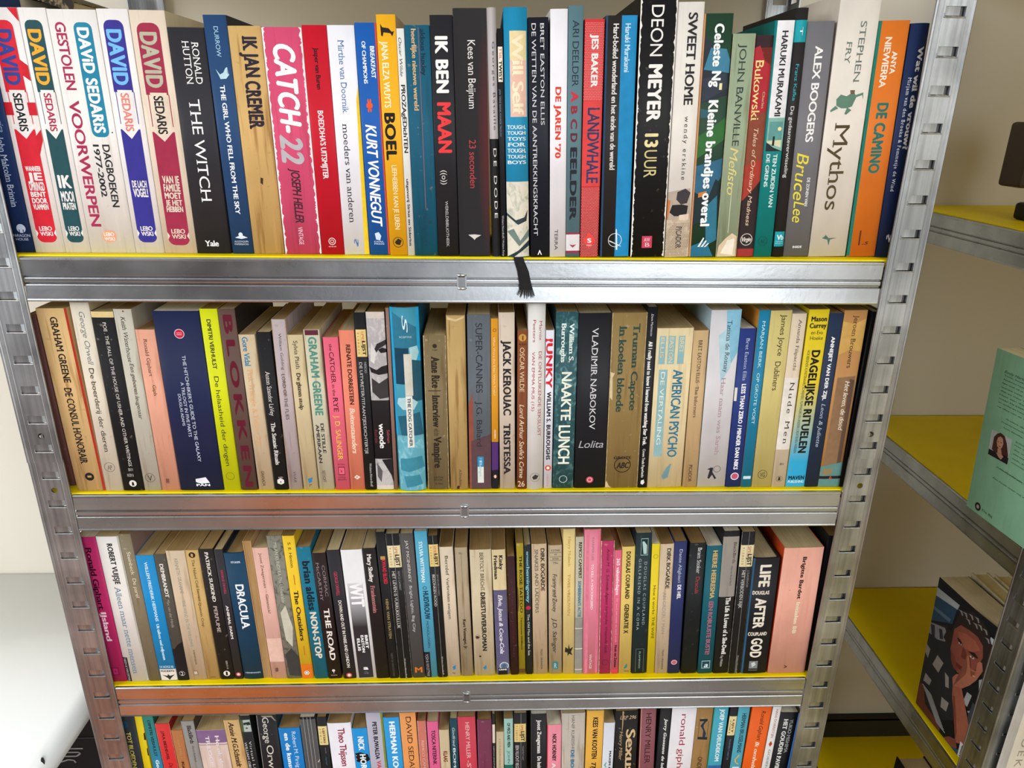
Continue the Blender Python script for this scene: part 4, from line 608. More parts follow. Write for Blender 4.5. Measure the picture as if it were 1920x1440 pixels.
(2,641.8,6.7,-0.0283,14.6,163.6,'243678','royal blue spine with bold white double title on the second shelf',[('T',154.0,112.8,0.42,0.66,'a8b4d4','Bret Easton Ellis','s'),('T',109.3,19.3,0.42,0.7,'f0f0f4','LESS THAN ZERO / MINDER DAN NIKS','B'),('D',11.8,0.55,0.28,'e8dce0'),('D',11.8,0.55,0.22,'c05870'),('K',105.7,92.1,0.0,0.16,'d8d4c8')],{}),
(2,654.9,6.5,-0.0252,10.4,180.8,'1b7a9e','turquoise blue spine with pale spaced capitals on the second shelf',[('T',171.1,124.8,0.36,0.64,'bce0e8','MARJAN BERK','s'),('T',120.2,68.1,0.36,0.64,'bce0e8','OP GROTE VOET',''),('P',12.2,9.0,0.15,0.85,'c8e4ec')],{'side': 'c8872e'}),
(2,670.5,6.4,-0.0266,19.6,180.6,'c8b976','khaki yellow spine titled Dubliners in black sans on the second shelf',[('T',176.9,137.1,0.52,0.78,'23210f','James Joyce',''),('T',131.5,102.7,0.46,0.74,'23210f','Dubliners',''),('R',13.9,0.48,0.24,'35321c',0.09),('H',16.2,11.2,0.36,0.6,'35321c','VG','')],{'age': 0.5}),
(2,687.4,6.4,-0.0261,13.5,177.8,'d5c4ac','cream spine with widely spaced black serif title Nude Men on the second shelf',[('P',115.7,41.1,0.0,1,'dfd9d0'),('T',172.6,122.8,0.48,0.72,'5a5048','Amanda Filipacchi','s'),('T',111.2,47.1,0.42,0.76,'2a2628','Nude Men','ws'),('R',8.9,0.5,0.24,'35302c',0.08),('G','35302c',[(0.44,11.0),(0.56,11.0),(0.6,7.1),(0.4,7.1)]),('H',26.5,24.2,0.4,0.7,'4a4440','ISBN 0 14','')],{'age': 0.6}),
(2,704.4,6.3,-0.0213,18.8,181.8,'d8bf22','yellow to cyan spine with heavy black capitals Dagelijkse Rituelen on the second shelf',[('GRAD',110.1,0.3,'d8bf22','18a0cc'),('H',175.4,170.7,0.14,0.92,'17160c','Mason','B'),('H',169.1,164.3,0.1,0.94,'17160c','Currey','B'),('H',162.0,158.3,0.22,0.8,'35320f','en Eva',''),('H',156.6,152.9,0.2,0.84,'35320f','Hoeke',''),('T',142.9,37.3,0.4,0.82,'14160e','DAGELIJKSE RITUELEN','B'),('T',142.9,37.3,0.16,0.3,'2c3a1c','HOE BEKENDE KUNSTENAARS, SCHRIJVERS, FILMMAKERS EN ANDERE CREATIEVEN WERKEN',''),('H',12.5,8.3,0.08,0.92,'14242c','MAVEN','B'),('H',7.4,4.5,0.08,0.92,'cfe8f0','PUBLISHING','b')],{'side': 'c8b820'}),
(2,720.7,6.2,-0.0207,13.1,178.5,'233049','slate navy spine with white capitals and grey italic title on the second shelf',[('T',156.2,92.7,0.36,0.62,'e8eaec','ANNEJET VAN DER ZIJL','B'),('T',89.3,43.8,0.36,0.66,'a8b4c4','Leon & Juliette','is')],{'side': '1c2738'}),
(2,738.4,6.2,-0.0205,21.5,181.2,'b3824c','brown painted landscape spine with serif author and italic white title on the second shelf',[('G','c39a52',[(0,170.8),(0.5,168.2),(1,173.5),(1,141.0),(0.5,143.7),(0,138.2)]),('G','8a6a4c',[(0.12,115.8),(0.9,117.3),(0.95,101.6),(0.8,17.9),(0.1,17.9)]),('G','60483a',[(0.68,114.4),(0.9,113.0),(0.88,21.0),(0.7,21.0)]),('G','5d8a84',[(0,22.6),(1,27.2),(1,0.3),(0,0.3)]),('G','8a7c5a',[(0.1,21.0),(0.6,19.5),(0.5,13.2),(0.1,13.2)]),('P',12.0,8.8,0,1,'201c20'),('T',176.4,125.4,0.44,0.66,'45301f','Jeroen Brouwers','s'),('T',112.7,61.4,0.5,0.72,'ece4d4','Het leven, de dood','is'),('H',12.4,7.7,0.42,0.6,'c8543c','A','')],{'side': 'b07c38'}),
(2,753.1,6.0,0.0,7.5,180.2,'101012','slim black spine near the right post, slightly recessed on the second shelf',[],{}),
(2,760.7,8.0,0.0,7.0,178.4,'c9c4b0','slim cream spine squeezed against the right post on the second shelf',[('P',41.6,24.7,0,1,'e0dcd0')],{}),
(3,0.8,6.9,-0.0066,18.5,179.5,'b42862','magenta spine at the left end with black and white sans lettering on the third shelf',[('T',167.2,92.8,0.36,0.68,'2a0c1c','Ronald Giphart','b'),('T',89.7,53.3,0.4,0.7,'efd0dc','IJsland','b'),('P',18.4,8.2,0.26,0.68,'7c1844'),('P',17.1,9.6,0.34,0.6,'b42862'),('P',14.8,12.2,0.42,0.52,'7c1844')],{}),
(3,21.9,7.0,-0.0087,22.2,180.0,'d8d3cd','thick white spine with black capitals and blue serif title on the third shelf',[('P',179.9,0.3,0.93,1,'b5b0a4'),('T',172.0,123.9,0.44,0.68,'26242a','ROBERT VUIJSJE','B'),('T',121.0,10.3,0.36,0.64,'5f7f94','Alleen maar nette mensen','s'),('P',31.9,0.3,0,0.22,'232127'),('T',30.6,-1.3,0.04,0.16,'b8b4b0','NIJGH & VAN DITMAR','')],{'bulge': 1,'side': 'c0b8a8'}),
(3,39.6,7.1,-0.0103,11.8,182.6,'7c7059','olive taupe spine with small cream sans lettering on the third shelf',[('T',161.9,134.7,0.4,0.72,'d8ceb4','Steinbeck',''),('T',130.3,107.3,0.4,0.72,'d8ceb4','De parel','')],{'age': 1,'side': '8a7470'}),
(3,54.7,7.2,-0.0099,17.8,157.6,'1380ba','sky blue spine with white bee panel at its foot on the third shelf',[('T',149.8,77.3,0.42,0.6,'c2e0ee','WILLEM FREDERIK HERMANS','bs'),('T',73.9,27.5,0.4,0.58,'c2e0ee','Uit talloos veel miljoenen','b'),('H',19.9,17.0,0.1,0.9,'c2e0ee','DE BEZIGE BIJ',''),('P',15.3,0.5,0.05,1,'d8d0c4'),('H',14.0,11.7,0.1,0.9,'26242a','POCKETS','B'),('G','26242a',[(0.15,7.9),(0.45,6.3),(0.5,8.8),(0.6,6.3),(0.9,7.9),(0.65,3.5),(0.55,0.8),(0.45,3.5)])],{}),
(3,69.8,7.2,-0.0096,11.7,158.9,'4c473e','dark grey-brown spine with bold white capitals and dark foot on the third shelf',[('P',41.7,0.3,0,1,'19181a'),('G','19181a',[(0.2,40.9),(0.6,47.3),(1,50.4),(1,37.7),(0.2,37.7)]),('T',147.4,106.8,0.36,0.68,'e0dcd4','DEMBRANDT','bs'),('T',104.6,69.3,0.38,0.64,'9a948a','Max van der Heide','i'),('R',9.3,0.5,0.26,'d8d4cc',0.08),('H',11.7,6.8,0.38,0.62,'d8d4cc','2','')],{'age': 1}),
(3,85.5,7.6,-0.0095,18.8,162.5,'c4ae94','beige spine with barely legible grey serif capitals on the third shelf',[('T',153.5,111.3,0.4,0.58,'8a8c80','KENNETH GRAHAME','s'),('T',102.9,44.3,0.4,0.58,'8a9088','THE WIND IN THE WILLOWS','s'),('T',39.5,20.1,0.5,0.6,'4a4034','A BEAVER BOOK',''),('P',12.5,6.5,0.3,0.56,'7a6c58'),('P',11.5,7.5,0.34,0.52,'c4ae94')],{'age': 1.4}),
(3,101.7,7.9,-0.0089,13.0,162.8,'bd9c62','honey tan spine titled The Naked Civil Servant on the third shelf',[('D',157.1,0.5,0.26,'2c2218'),('G','bd9c62',[(0.42,159.0),(0.58,158.2),(0.55,154.6),(0.4,155.4)]),('T',151.7,101.4,0.4,0.62,'33281c','The Naked Civil Servant','s'),('T',99.9,69.1,0.36,0.56,'33281c','Quentin Crisp','s'),('H',4.0,2.7,0.3,0.7,'33281c','FLAMINGO','')],{'age': 1.6}),
(3,116.8,8.0,-0.0143,14.7,163.9,'1d1817','black cracked spine titled Perfume in cream serif capitals on the third shelf',[('T',160.6,100.3,0.4,0.64,'dcd6cc','PATRICK SUSKIND','bs'),('T',95.5,62.0,0.36,0.62,'c8b8ac','PERFUME','s'),('D',7.8,0.5,0.24,'dcd8d0'),('G','1d1817',[(0.44,10.2),(0.56,10.2),(0.58,5.3),(0.42,5.3)]),('T',24.6,13.8,0.56,0.7,'b0aca4','ISBN 0 14','')],{'age': 1.2}),
(3,129.0,8.1,-0.014,8.8,163.2,'2b282d','slim charcoal spine titled Animal Farm in white capitals on the third shelf',[('T',139.0,109.6,0.42,0.68,'b03858','GEORGE ORWELL','b'),('T',95.9,52.8,0.34,0.64,'e4dfd8','ANIMAL FARM','bs'),('D',6.3,0.5,0.3,'c84c5c'),('D',6.3,0.5,0.16,'e8e0dc')],{}),
(3,145.0,8.0,-0.0212,20.3,158.9,'113a56','dark blue cloth-like spine with one-word white title on the third shelf',[('H',149.4,147.1,0.3,0.78,'c8d4dc','STOKER','bs'),('T',121.5,65.8,0.34,0.76,'e8ecee','DRACULA','bs'),('H',9.5,7.5,0.1,0.88,'9fb4c0','HEINEMANN','b')],{'hard': 1,'side': '1a3346','bulge': 1}),
(3,159.5,8.2,-0.0208,8.1,172.5,'a8875c','backwards book showing brown page edges instead of a spine on the third shelf',[],{'age': 2,'fore': 1}),
(3,172.3,8.0,-0.0233,15.7,164.8,'d5a79a','pale pink spine with thin black serif lettering ending Gimmick on the third shelf',[('P',53.1,22.5,0,1,'dab3a4'),('T',158.7,116.7,0.4,0.58,'4a2c28','Joost Zwagerman','s'),('T',113.4,111.6,0.5,0.56,'4a2c28','-',''),('T',108.9,85.2,0.42,0.6,'4a2c28','Gimmick!','s'),('H',15.6,9.6,0.3,0.52,'4a3430','#','b')],{'age': 0.8}),
(3,188.4,7.7,-0.0251,15.1,178.8,'7c7a6d','grey marbled photo spine with pale unreadable serif capitals on the third shelf',[('T',171.3,98.3,0.4,0.64,'b8b6a8','MILAN KUNDERA The Unbearable','s'),('G','c0bcaa',[(0.2,86.0),(0.6,95.2),(0.9,67.3),(0.7,41.9),(0.3,51.5)]),('G','3a3a38',[(0.1,32.3),(0.6,40.3),(1,29.0),(1,2.7),(0.2,4.4)]),('D',48.3,0.4,0.04,'303030')],{'marble': '41423e'}),
(3,202.9,7.4,-0.0273,12.2,178.9,'dfb928','bright yellow spine titled The Outsiders with orange foot on the third shelf',[('T',171.4,141.4,0.4,0.64,'26200c','S. E. Hinton','s'),('P',132.9,120.7,0.5,0.56,'b85420'),('T',113.8,50.0,0.34,0.72,'1e1a10','The Outsiders','bs'),('P',43.2,31.3,0.5,0.56,'b85420'),('P',19.2,0.3,0,1,'d4701c'),('D',7.7,0.48,0.22,'e8e4dc'),('R',7.7,0.48,0.15,'2c3038',0.3)],{'age': 0.4}),
(3,217.8,7.1,-0.0352,14.2,166.0,'0f6a84','teal blue spine with black rounded letters above cream Non-Stop on the third shelf',[('T',149.4,88.9,0.3,0.84,'11232c','brian aldiss','B'),('T',86.9,27.1,0.32,0.8,'d6cdb8','NON-STOP','B')],{'age': 0.6}),
(3,232.4,6.8,-0.0356,14.1,158.9,'231516','dark maroon spine titled The Road in bold white serif on the third shelf',[('T',144.1,106.4,0.62,0.84,'8c7c7c','CORMAC','s'),('T',148.0,101.2,0.22,0.44,'8c7c7c','McCARTHY','s'),('T',91.6,24.5,0.34,0.76,'e4dcd4','THE ROAD','bs'),('D',10.7,0.46,0.12,'d8d0c8'),('P',9.1,6.9,0.44,0.48,'d8d0c8'),('H',5.1,3.8,0.24,0.7,'b8b0a8','PICADOR','')],{}),
(3,248.4,6.4,-0.0426,13.1,162.6,'262429','charcoal spine titled Down And Out In Paris And London on the third shelf',[('T',136.9,107.4,0.36,0.62,'a83c50','GEORGE ORWELL','b'),('T',101.6,14.8,0.4,0.66,'dcd6cc','DOWN AND OUT IN PARIS AND LONDON','b'),('D',4.5,0.48,0.24,'c44c3c'),('D',4.5,0.48,0.13,'e8e0dc')],{}),
(3,266.5,6.1,-0.0404,21.5,162.8,'dcdadb','glossy white spine fading into a dark panel with letters Wit on the third shelf',[('GRAD2',122.7,1.1,'c8c8cc','1e1e22'),('T',123.5,93.2,0.24,0.86,'eeeef0','WIT','B'),('T',57.3,39.7,0.66,0.8,'ececec','BRET','B'),('T',57.3,34.8,0.46,0.6,'ececec','EASTON','B'),('T',53.3,36.9,0.26,0.4,'ececec','ELLIS','B'),('H',16.9,11.9,0.4,0.66,'ececec','a','B'),('H',11.1,6.1,0.4,0.66,'5a5a5e','a','b')],{}),
(3,284.4,6.2,-0.0407,13.5,164.6,'1f1718','black spine with white author and pinkish red serif title on the third shelf',[('T',157.8,124.0,0.32,0.64,'e4deda','Mary Shelley','bs'),('T',119.8,85.6,0.32,0.66,'b07070','Frankenstein','bs')],{}),
(3,296.4,6.0,-0.0351,9.5,183.6,'1a191b','black spine with small red block title near the top on the third shelf',[('T',151.3,121.8,0.42,0.82,'c8283c','KWAAD BLOED','B'),('T',103.2,53.0,0.4,0.7,'8a7a4c','HENK VAN STRATEN','B'),('T',33.7,2.4,0.4,0.62,'5a5450','NIJGH & VAN DITMAR',''),('P',155.2,151.3,0.3,0.8,'b08c4c')],{}),
(3,309.1,6.0,-0.038,13.9,181.6,'19191b','black ribbed spine with pale ticket titled Het leven is vurrukkulluk on the third shelf',[('K',167.8,141.9,0.04,0.98,'dccfa4'),('T',165.3,144.6,0.1716,0.32199999999999995,'8a5a3a','9 1 0 8 0 2 0',''),('T',166.3,155.0,0.557,0.7732,'b0503c','SPEL',''),('T',157.0,143.3,0.5851999999999999,0.886,'2a2420','LIJST','B'),('P',166.5,143.3,0.45359999999999995,0.4724,'8a7448'),('T',137.2,66.2,0.22,0.46,'cbc8c4','HET LEVEN IS VURRUKKULLUK',''),('T',137.2,114.1,0.64,0.8,'8f8c88','REMCO CAMPERT',''),('P',181.5,0.3,0.4875,0.5125,'8a8884'),('T',26.9,-0.4,0.5,0.62,'c4c0bc','Wolters Noordhoff','s')],{'wear': 'c8c2b4','wearw': 0.02,'bulge': 1}),
(3,323.4,6.3,-0.0401,13.1,181.3,'4e4b4b','dark grey spine with orange letter M at its foot on the third shelf',[('T',173.5,123.2,0.38,0.6,'c8c4bc','JAY MCINERNEY','s'),('T',119.0,60.6,0.38,0.6,'b8bcbc','Bright Lights, Big City','s'),('H',14.6,7.0,0.22,0.82,'d0741c','M','b')],{}),
(3,337.1,6.6,-0.0369,12.6,183.9,'4f9dba','light blue spine titled Huisvrouw in white brush letters on the third shelf',[('P',34.1,0.3,0,0.5,'1c1b1e'),('T',30.9,1.5,0.12,0.36,'b0acac','NIJGH & VAN DITMAR',''),('T',171.8,123.1,0.3,0.6,'d4e8ee','SYLVIA WITTEMAN','b'),('R',115.9,0.5,0.16,'16384c',0.3),('T',112.3,76.4,0.34,0.78,'12384e','HUISVROUW','B'),('T',74.3,39.8,0.4,0.6,'16384c','MONOLOGEN','')],{}),
(3,349.1,6.9,-0.0382,10.1,178.3,'19191b','black spine with yellow ticket titled Bezonken Rood on the third shelf',[('K',168.3,142.1,0.04,0.98,'d9c07c'),('T',165.7,144.8,0.1716,0.32199999999999995,'8a5a3a','9 1 0 8 0 2 0',''),('T',166.8,155.3,0.557,0.7732,'b0503c','SPEL',''),('T',157.4,143.4,0.5851999999999999,0.886,'2a2420','LIJST','B'),('P',167.0,143.4,0.45359999999999995,0.4724,'8a7448'),('T',132.5,93.1,0.2,0.46,'cbc8c4','BEZONKEN ROOD',''),('T',132.5,106.4,0.66,0.82,'8f8c88','JEROEN BROUWERS',''),('P',178.2,0.3,0.5075000000000001,0.5325,'a09e9a'),('T',28.0,3.6,0.5,0.68,'b8b6b4','Wolters Noordhoff','s')],{'bulge': 1}),
(3,361.4,7.4,-0.0361,13.9,164.6,'cdbda6','cream spine titled Verbroken zwijgen with blue shell on the third shelf',[('T',154.1,130.5,0.38,0.62,'2c2822','Bernlef','s'),('T',127.6,75.5,0.38,0.6,'2c2822','Verbroken zwijgen','s'),('G','2a7fae',[(0.42,12.6),(0.7,15.9),(0.66,10.1),(0.5,8.4)]),('R',12.1,0.55,0.28,'c88c80',0.07),('H',5.7,3.7,0.4,0.6,'4a443c','Rap','')],{'age': 1}),
(3,376.0,7.9,-0.0336,12.7,163.5,'a5947a','grey-brown creased spine with small brush-script name at middle on the third shelf',[('H',158.0,155.9,0.32,0.6,'4a4438','DELL',''),('T',74.9,35.4,0.36,0.62,'262019','Kurt Vonnegut, Jr.','B'),('T',24.6,7.4,0.42,0.54,'7a705c','JONATHAN',''),('P',155.9,16.0,0.485,0.515,'77684f')],{'age': 2}),
(3,395.1,8.3,-0.03,22.0,160.4,'c5b698','wide cream spine with black stains and bold title Driestuiversroman on the third shelf',[('T',156.8,110.7,0.46,0.64,'38342c','BERTOLT BRECHT',''),('T',108.4,33.1,0.44,0.66,'221e1a','DRIESTUIVERSROMAN','B'),('D',50.9,0.2,0.09,'3a1c14'),('D',25.9,0.3,0.05,'2c1c18'),('R',52.0,0.22,0.12,'8a6c50',0.2),('G','2a7fae',[(0.42,10.0),(0.58,14.0),(0.6,9.5),(0.5,7.4)])],{'age': 1.4}),
(3,415.2,8.6,-0.0398,14.0,160.1,'cbb88e','spine cream above and lavender grey below with white handwriting on the third shelf',[('P',111.0,0.5,0,1,'5d5876'),('T',153.3,135.9,0.52,0.8,'231f1d','Kinky','B'),('T',153.3,124.6,0.14,0.4,'231f1d','Friedman','B'),('T',104.9,28.8,0.34,0.66,'ddd8e0','Elvis, Jezus & Coca-Cola','bi'),('R',12.3,0.6,0.36,'c8d0d4',0.2),('R',12.3,0.6,0.24,'4a90a8',0.25),('P',9.4,0.5,0.12,0.85,'1c1a1e'),('H',8.4,6.4,0.18,0.8,'e0dcd8','CRIME','B')],{'age': 0.6}),
(3,427.8,8.8,-0.0412,8.3,151.8,'36181a','very dark maroon spine with faint embossed capitals on the third shelf',[('T',125.1,24.2,0.4,0.62,'552c2c', "NATHANIEL HAWTHORNE'S TALES", 's')],{'age': 1}),
(3,436.1,9.1,-0.0323,7.3,167.6,'9c8a1e','torn olive yellow spine titled The Rose Tattoo on the third shelf',[('T',152.7,81.7,0.36,0.78,'222210','THE ROSE TATTOO','b'),('T',78.6,33.4,0.42,0.66,'2c2a10','. Tennessee Williams','b'),('G','5c4830',[(0,115.7),(0.15,112.6),(0.25,94.2),(0.1,81.7),(0,84.8)]),('P',7.6,2.2,0,1,'5a4020')],{'age': 1.6,'wear': '5c4830','wearw': 0.06}),
(3,444.0,9.3,-0.0338,7.0,165.5,'1e2525','black spine with light blue lowercase name and white title on the third shelf',[('T',157.5,139.5,0.34,0.72,'78b8cc','ernest','b'),('T',138.8,94.3,0.3,0.78,'78b8cc','hemingway','b'),('D',87.8,0.5,0.36,'b82c44'),('T',79.9,25.6,0.36,0.68,'d8d6d0','The Old Man and the Sea','s')],{'age': 0.6}),
(3,456.2,9.4,-0.0349,15.5,166.0,'c0a88a','pinkish tan spine titled Snakes And Ladders on the third shelf',[('T',160.7,108.4,0.6,0.86,'262220','DIRK BOGARDE','bs'),('T',159.7,81.0,0.2,0.44,'6c6c60','SNAKES AND LADDERS','b'),('T',34.0,6.4,0.52,0.66,'38342e','TRIAD GRANADA','s')],{'age': 1.6}),
(3,472.7,9.3,-0.035,13.9,164.5,'b3a084','dusty tan spine with handwritten title and teal stamp at foot on the third shelf',[('H',159.6,157.2,0.2,0.84,'3a3428','S2760',''),('H',154.3,152.5,0.45,0.6,'3a3428','0',''),('P',155.8,155.3,0.1,0.95,'5a5040'),('P',150.8,150.3,0.1,0.95,'5a5040'),('P',146.3,145.9,0.1,0.95,'5a5040'),('H',149.3,147.2,0.3,0.75,'3a3428','FICTION',''),('H',144.6,142.2,0.34,0.72,'3a3428','75c',''),('T',129.9,81.9,0.3,0.64,'24201c','Franny and Zooey','i'),('T',74.5,28.1,0.3,0.64,'24201c','J.D. Salinger','i'),('RP',16.8,6.1,0.28,0.72,'3c7c80','both'),('H',14.8,7.8,0.4,0.6,'c8d8d0','R','')],{'age': 1.8}),
(3,487.1,9.1,-0.0349,12.2,183.7,'d8c080','tall pale yellow spine with faded gold serif and black splat on the third shelf',[('T',174.7,138.9,0.42,0.66,'b48c48','Harry Mulisch','s'),('T',129.5,77.1,0.38,0.62,'b08848','TWEE VROUWEN','s'),('G','2a261c',[(0.2,36.2),(0.45,33.7),(0.5,40.3),(0.6,33.7),(0.9,36.2),(0.7,29.6),(0.85,24.7),(0.55,27.2),(0.4,23.9),(0.4,28.8),(0.15,29.6)])],{'age': 0.7}),
(3,498.0,8.9,-0.0348,8.4,174.5,'b8b09c','grey-cream spine with bold black serif above blue title on the third shelf',[('P',74.8,0.5,0,1,'8f8c84'),('P',61.3,60.2,0.0,1.0,'d4cebc'),('P',34.6,33.3,0.0,1.0,'d4cebc'),('P',6.4,5.4,0.0,1.0,'d4cebc'),('T',168.6,124.2,0.4,0.78,'2a261f','REMCO CAMPERT','bs'),('T',121.2,75.6,0.34,0.72,'2c7c94', "SOMBERMAN'S ACTIE", 'B')],{'age': 1}),
(3,511.0,8.6,-0.0345,16.8,183.3,'dd8094','candy pink spine titled To Kill A Mockingbird on the third shelf',[('P',183.2,0.6,0.12,0.3,'d9798f'),('P',183.2,0.6,0.8,1,'d87088'),('T',173.3,146.0,0.46,0.6,'b07c90','HARPER LEE','b'),('T',142.0,85.1,0.44,0.6,'f0d4dc','TO KILL A MOCKINGBIRD','b'),('T',26.4,6.8,0.42,0.58,'f0d4dc','VINTAGE','')],{}),
(3,527.1,8.3,-0.0368,13.8,169.8,'b0305e','raspberry spine with chipped cream edge and faint black script on the third shelf',[('T',160.7,27.2,0.44,0.66,'521434','Annie M. G. Schmidt: Ageen kannenke, Vreemde haak.','i'),('R',15.6,0.5,0.26,'4a1430',0.08)],{'age': 1.4,'wear': 'd8c8a8','wearw': 0.07}),
(3,538.1,8.2,-0.0367,7.3,158.6,'d8607c','slim pink spine with white outlined title and red foot on the third shelf',[('P',6.3,0.3,0,1,'d4404c'),('T',149.0,103.7,0.3,0.8,'ecd4dc','365 vakantiedagen','B'),('T',99.8,42.7,0.4,0.66,'e8a8b8','Als werk niet meer als werk voelt',''),('T',38.6,8.9,0.36,0.72,'2c1820','Noah van Zwieten','B')],{}),
(3,549.1,8.4,-0.0386,13.3,162.6,'d7bb66','pale yellow spine titled Generatie X in black condensed capitals on the third shelf',[('T',156.9,98.4,0.34,0.68,'2a2414','DOUGLAS COUPLAND','B'),('T',91.8,53.8,0.32,0.68,'2a2414','GENERATIE X','B'),('R',8.5,0.5,0.36,'c07c60',0.1),('G','2c8080',[(0.4,7.7),(0.66,13.6),(0.7,8.5),(0.5,6.0)]),('H',4.0,2.3,0.4,0.85,'4a3c24','TREND','')],{'age': 0.5}),
(3,564.6,8.2,-0.0395,16.3,178.8,'1a2c31','dark green-black spine with tiny photo and two spaced title lines on the third shelf',[('P',172.6,152.1,0.32,0.78,'86a4a0'),('P',171.7,153.0,0.35,0.75,'1a2c31'),('G','a8c8c4',[(0.4,168.5),(0.5,169.3),(0.62,166.4),(0.7,164.2),(0.7,153.9),(0.5,153.9),(0.45,161.3)]),('T',144.3,62.5,0.58,0.76,'9eaca8','DOUGLAS COUPLAND.','w'),('T',148.3,58.5,0.22,0.4,'9eaca8','GIRLFRIEND IN A COMA','w'),('T',29.6,6.8,0.46,0.58,'9eaca8','FLAMINGO',''),('P',33.3,32.9,0.25,0.8,'6a7c7c'),('P',32.9,1.7,0.25,0.27,'6a7c7c'),('P',32.9,1.7,0.78,0.8,'6a7c7c')],{'age': 0.4}),
(3,577.7,8.0,-0.0416,8.2,166.1,'dcc41c','slim lemon yellow spine titled How it works: The Wife on the third shelf',[('R',151.0,0.5,0.3,'4a4410',0.12),('T',115.3,46.9,0.36,0.74,'2c290c','How it works: THE WIFE','')],{}),
(3,589.4,7.8,-0.0424,14.0,165.9,'c7b297','beige spine titled An Orderly Man in faded grey capitals on the third shelf',[('T',160.6,111.1,0.5,0.8,'26221f','DIRK BOGARDE','bs'),('T',107.0,52.9,0.36,0.62,'94908a','AN ORDERLY MAN','s'),('T',32.5,5.0,0.5,0.64,'38342e','TRIAD GRANADA','s')],{'age': 1.4}),
(3,603.2,7.5,-0.0418,12.9,168.9,'272f5e','indigo spine titled De Hel with small pink seal on the third shelf',[('T',159.6,118.8,0.42,0.68,'b8bcd0','Dante Alighieri','s'),('T',116.2,98.4,0.42,0.72,'e8e6ee','DE HEL','B'),('D',15.1,0.5,0.26,'d8a0a4'),('D',15.1,0.5,0.18,'b86470')],{}),
(3,620.0,7.2,-0.0352,16.8,167.0,'171c1e','black spine with white rounded author name and red title on the third shelf',[('T',161.4,130.2,0.5,0.76,'c8ccca','Bram Stoker','s'),('T',126.0,105.0,0.5,0.76,'a4403c','Dracula','s')],{'age': 0.5}),
(3,638.1,6.8,-0.0401,16.1,163.9,'0f5866','dark teal spine with yellow capitals and pink second line on the third shelf',[('T',158.3,98.9,0.42,0.72,'c8a868','HEERE HEERESMA','B'),('T',95.4,25.7,0.4,0.7,'b06478','EEN ROBUUSTE BUSTE!','b'),('P',17.4,6.8,0.22,0.8,'9cb4b4'),('P',16.4,7.8,0.26,0.76,'0f4450'),('H',15.2,8.5,0.38,0.66,'e0ecec','a','bi')],{}),
(3,655.3,6.7,-0.043,16.4,181.5,'1c1a1c','black spine half covered by a speckled grey sticker on the third shelf',[('K',174.9,101.2,-0.02,0.98,'918b84'),('T',168.1,142.5,0.66,0.86,'2c2826','BlackBirds',''),('T',139.5,115.0,0.6,0.74,'3c3836','Warren Roderbech','i'),('T',100.4,25.8,0.46,0.76,'e0dcd8','The Life & Loves of a She-Devil','Bs'),('T',24.2,9.5,0.42,0.6,'c8c4c0','Fay Weldon','')],{'age': 0.5}),
(3,670.9,6.5,-0.0328,14.0,180.6,'1b1b1d','black ribbed spine with pale ticket titled Het verboden rijk on the third shelf',[('K',165.0,138.8,0.0,0.98,'d8cda4'),('T',162.4,141.5,0.13720000000000002,0.294,'8a5a3a','9 1 0 8 0 2 0',''),('T',163.5,152.0,0.539,0.7644,'b0503c','SPEL',''),('T',154.1,140.2,0.5683999999999999,0.882,'2a2420','LIJST','B'),('P',163.7,140.2,0.43119999999999997,0.45080000000000003,'8a7448'),('T',134.3,87.0,0.26,0.5,'cbc8c4','HET VERBODEN RIJK',''),('T',134.3,113.1,0.66,0.82,'8f8c88','J. SLAUERHOFF',''),('P',180.5,0.3,0.5075000000000001,0.5325,'8a8884'),('T',24.9,0.6,0.56,0.7,'a8a6a4','Wolters-Noordhoff','s')],{'wear': 'bcb6a8','wearw': 0.02,'bulge': 1}),
(3,692.1,5.8,-0.0321,27.7,149.1,'17181e','thick black spine with tall cream capitals Life After God on the third shelf',[('P',149.0,0.3,0,0.07,'2a5878'),('T',141.2,113.6,0.3,0.72,'e4dccc','LIFE','B'),('H',109.0,104.4,0.1,0.74,'e4dccc','DOUGLAS','B'),('T',99.8,60.6,0.26,0.68,'e4dccc','AFTER','B'),('H',55.8,51.2,0.1,0.84,'e4dccc','COUPLAND','B'),('T',47.7,21.8,0.28,0.72,'e4dccc','GOD','B'),('P',16.8,6.8,0.28,0.62,'7c8286'),('G','c8ccc8',[(0.36,14.3),(0.48,15.7),(0.55,11.8),(0.4,8.5)]),('H',5.6,3.9,0.28,0.64,'8c9094','POCKET','')],{'hard': 1,'bulge': 1,'side': '201818'}),
(3,728.6,5.5,-0.0238,41.4,161.4,'dfa28f','widest pink spine at the right end with black then cream lettering on the third shelf',[('T',150.4,98.0,0.5,0.6,'33201e','Brigitte Bardot','B'),('T',94.1,53.2,0.5,0.6,'e4d8b8','Initialen BB','B'),('T',11.0,6.3,0.42,0.5,'4a2c28','A','b'),('D',109.4,0.28,0.01,'6a4038')],{'age': 0.4,'side': 'c8481c'}),
(3,760.8,9.0,0.0,22.3,173.6,'111113','black spine in shadow behind the right post on the third shelf',[],{}),
(4,-5.0,8.0,0.02,18.9,184.3,'303439','dark slate spine at the left end with yellow spaced capitals on the lowest shelf',[('P',173.2,165.0,0.2,0.6,'1e4866'),('T',158.5,84.5,0.4,0.66,'d8c45c','TOT BLOEDENS TOE','b')],{}),
(4,9.2,8.0,0.0188,8.1,187.3,'d8bf10','yellow spine with torn black notches along its right edge on the lowest shelf',[('G','1c1a18',[(0.85,156.4),(1,157.4),(1,146.3),(0.8,147.2)]),('G','1c1a18',[(0.9,134.1),(1,135.0),(1,122.8),(0.88,124.7)])],{}),
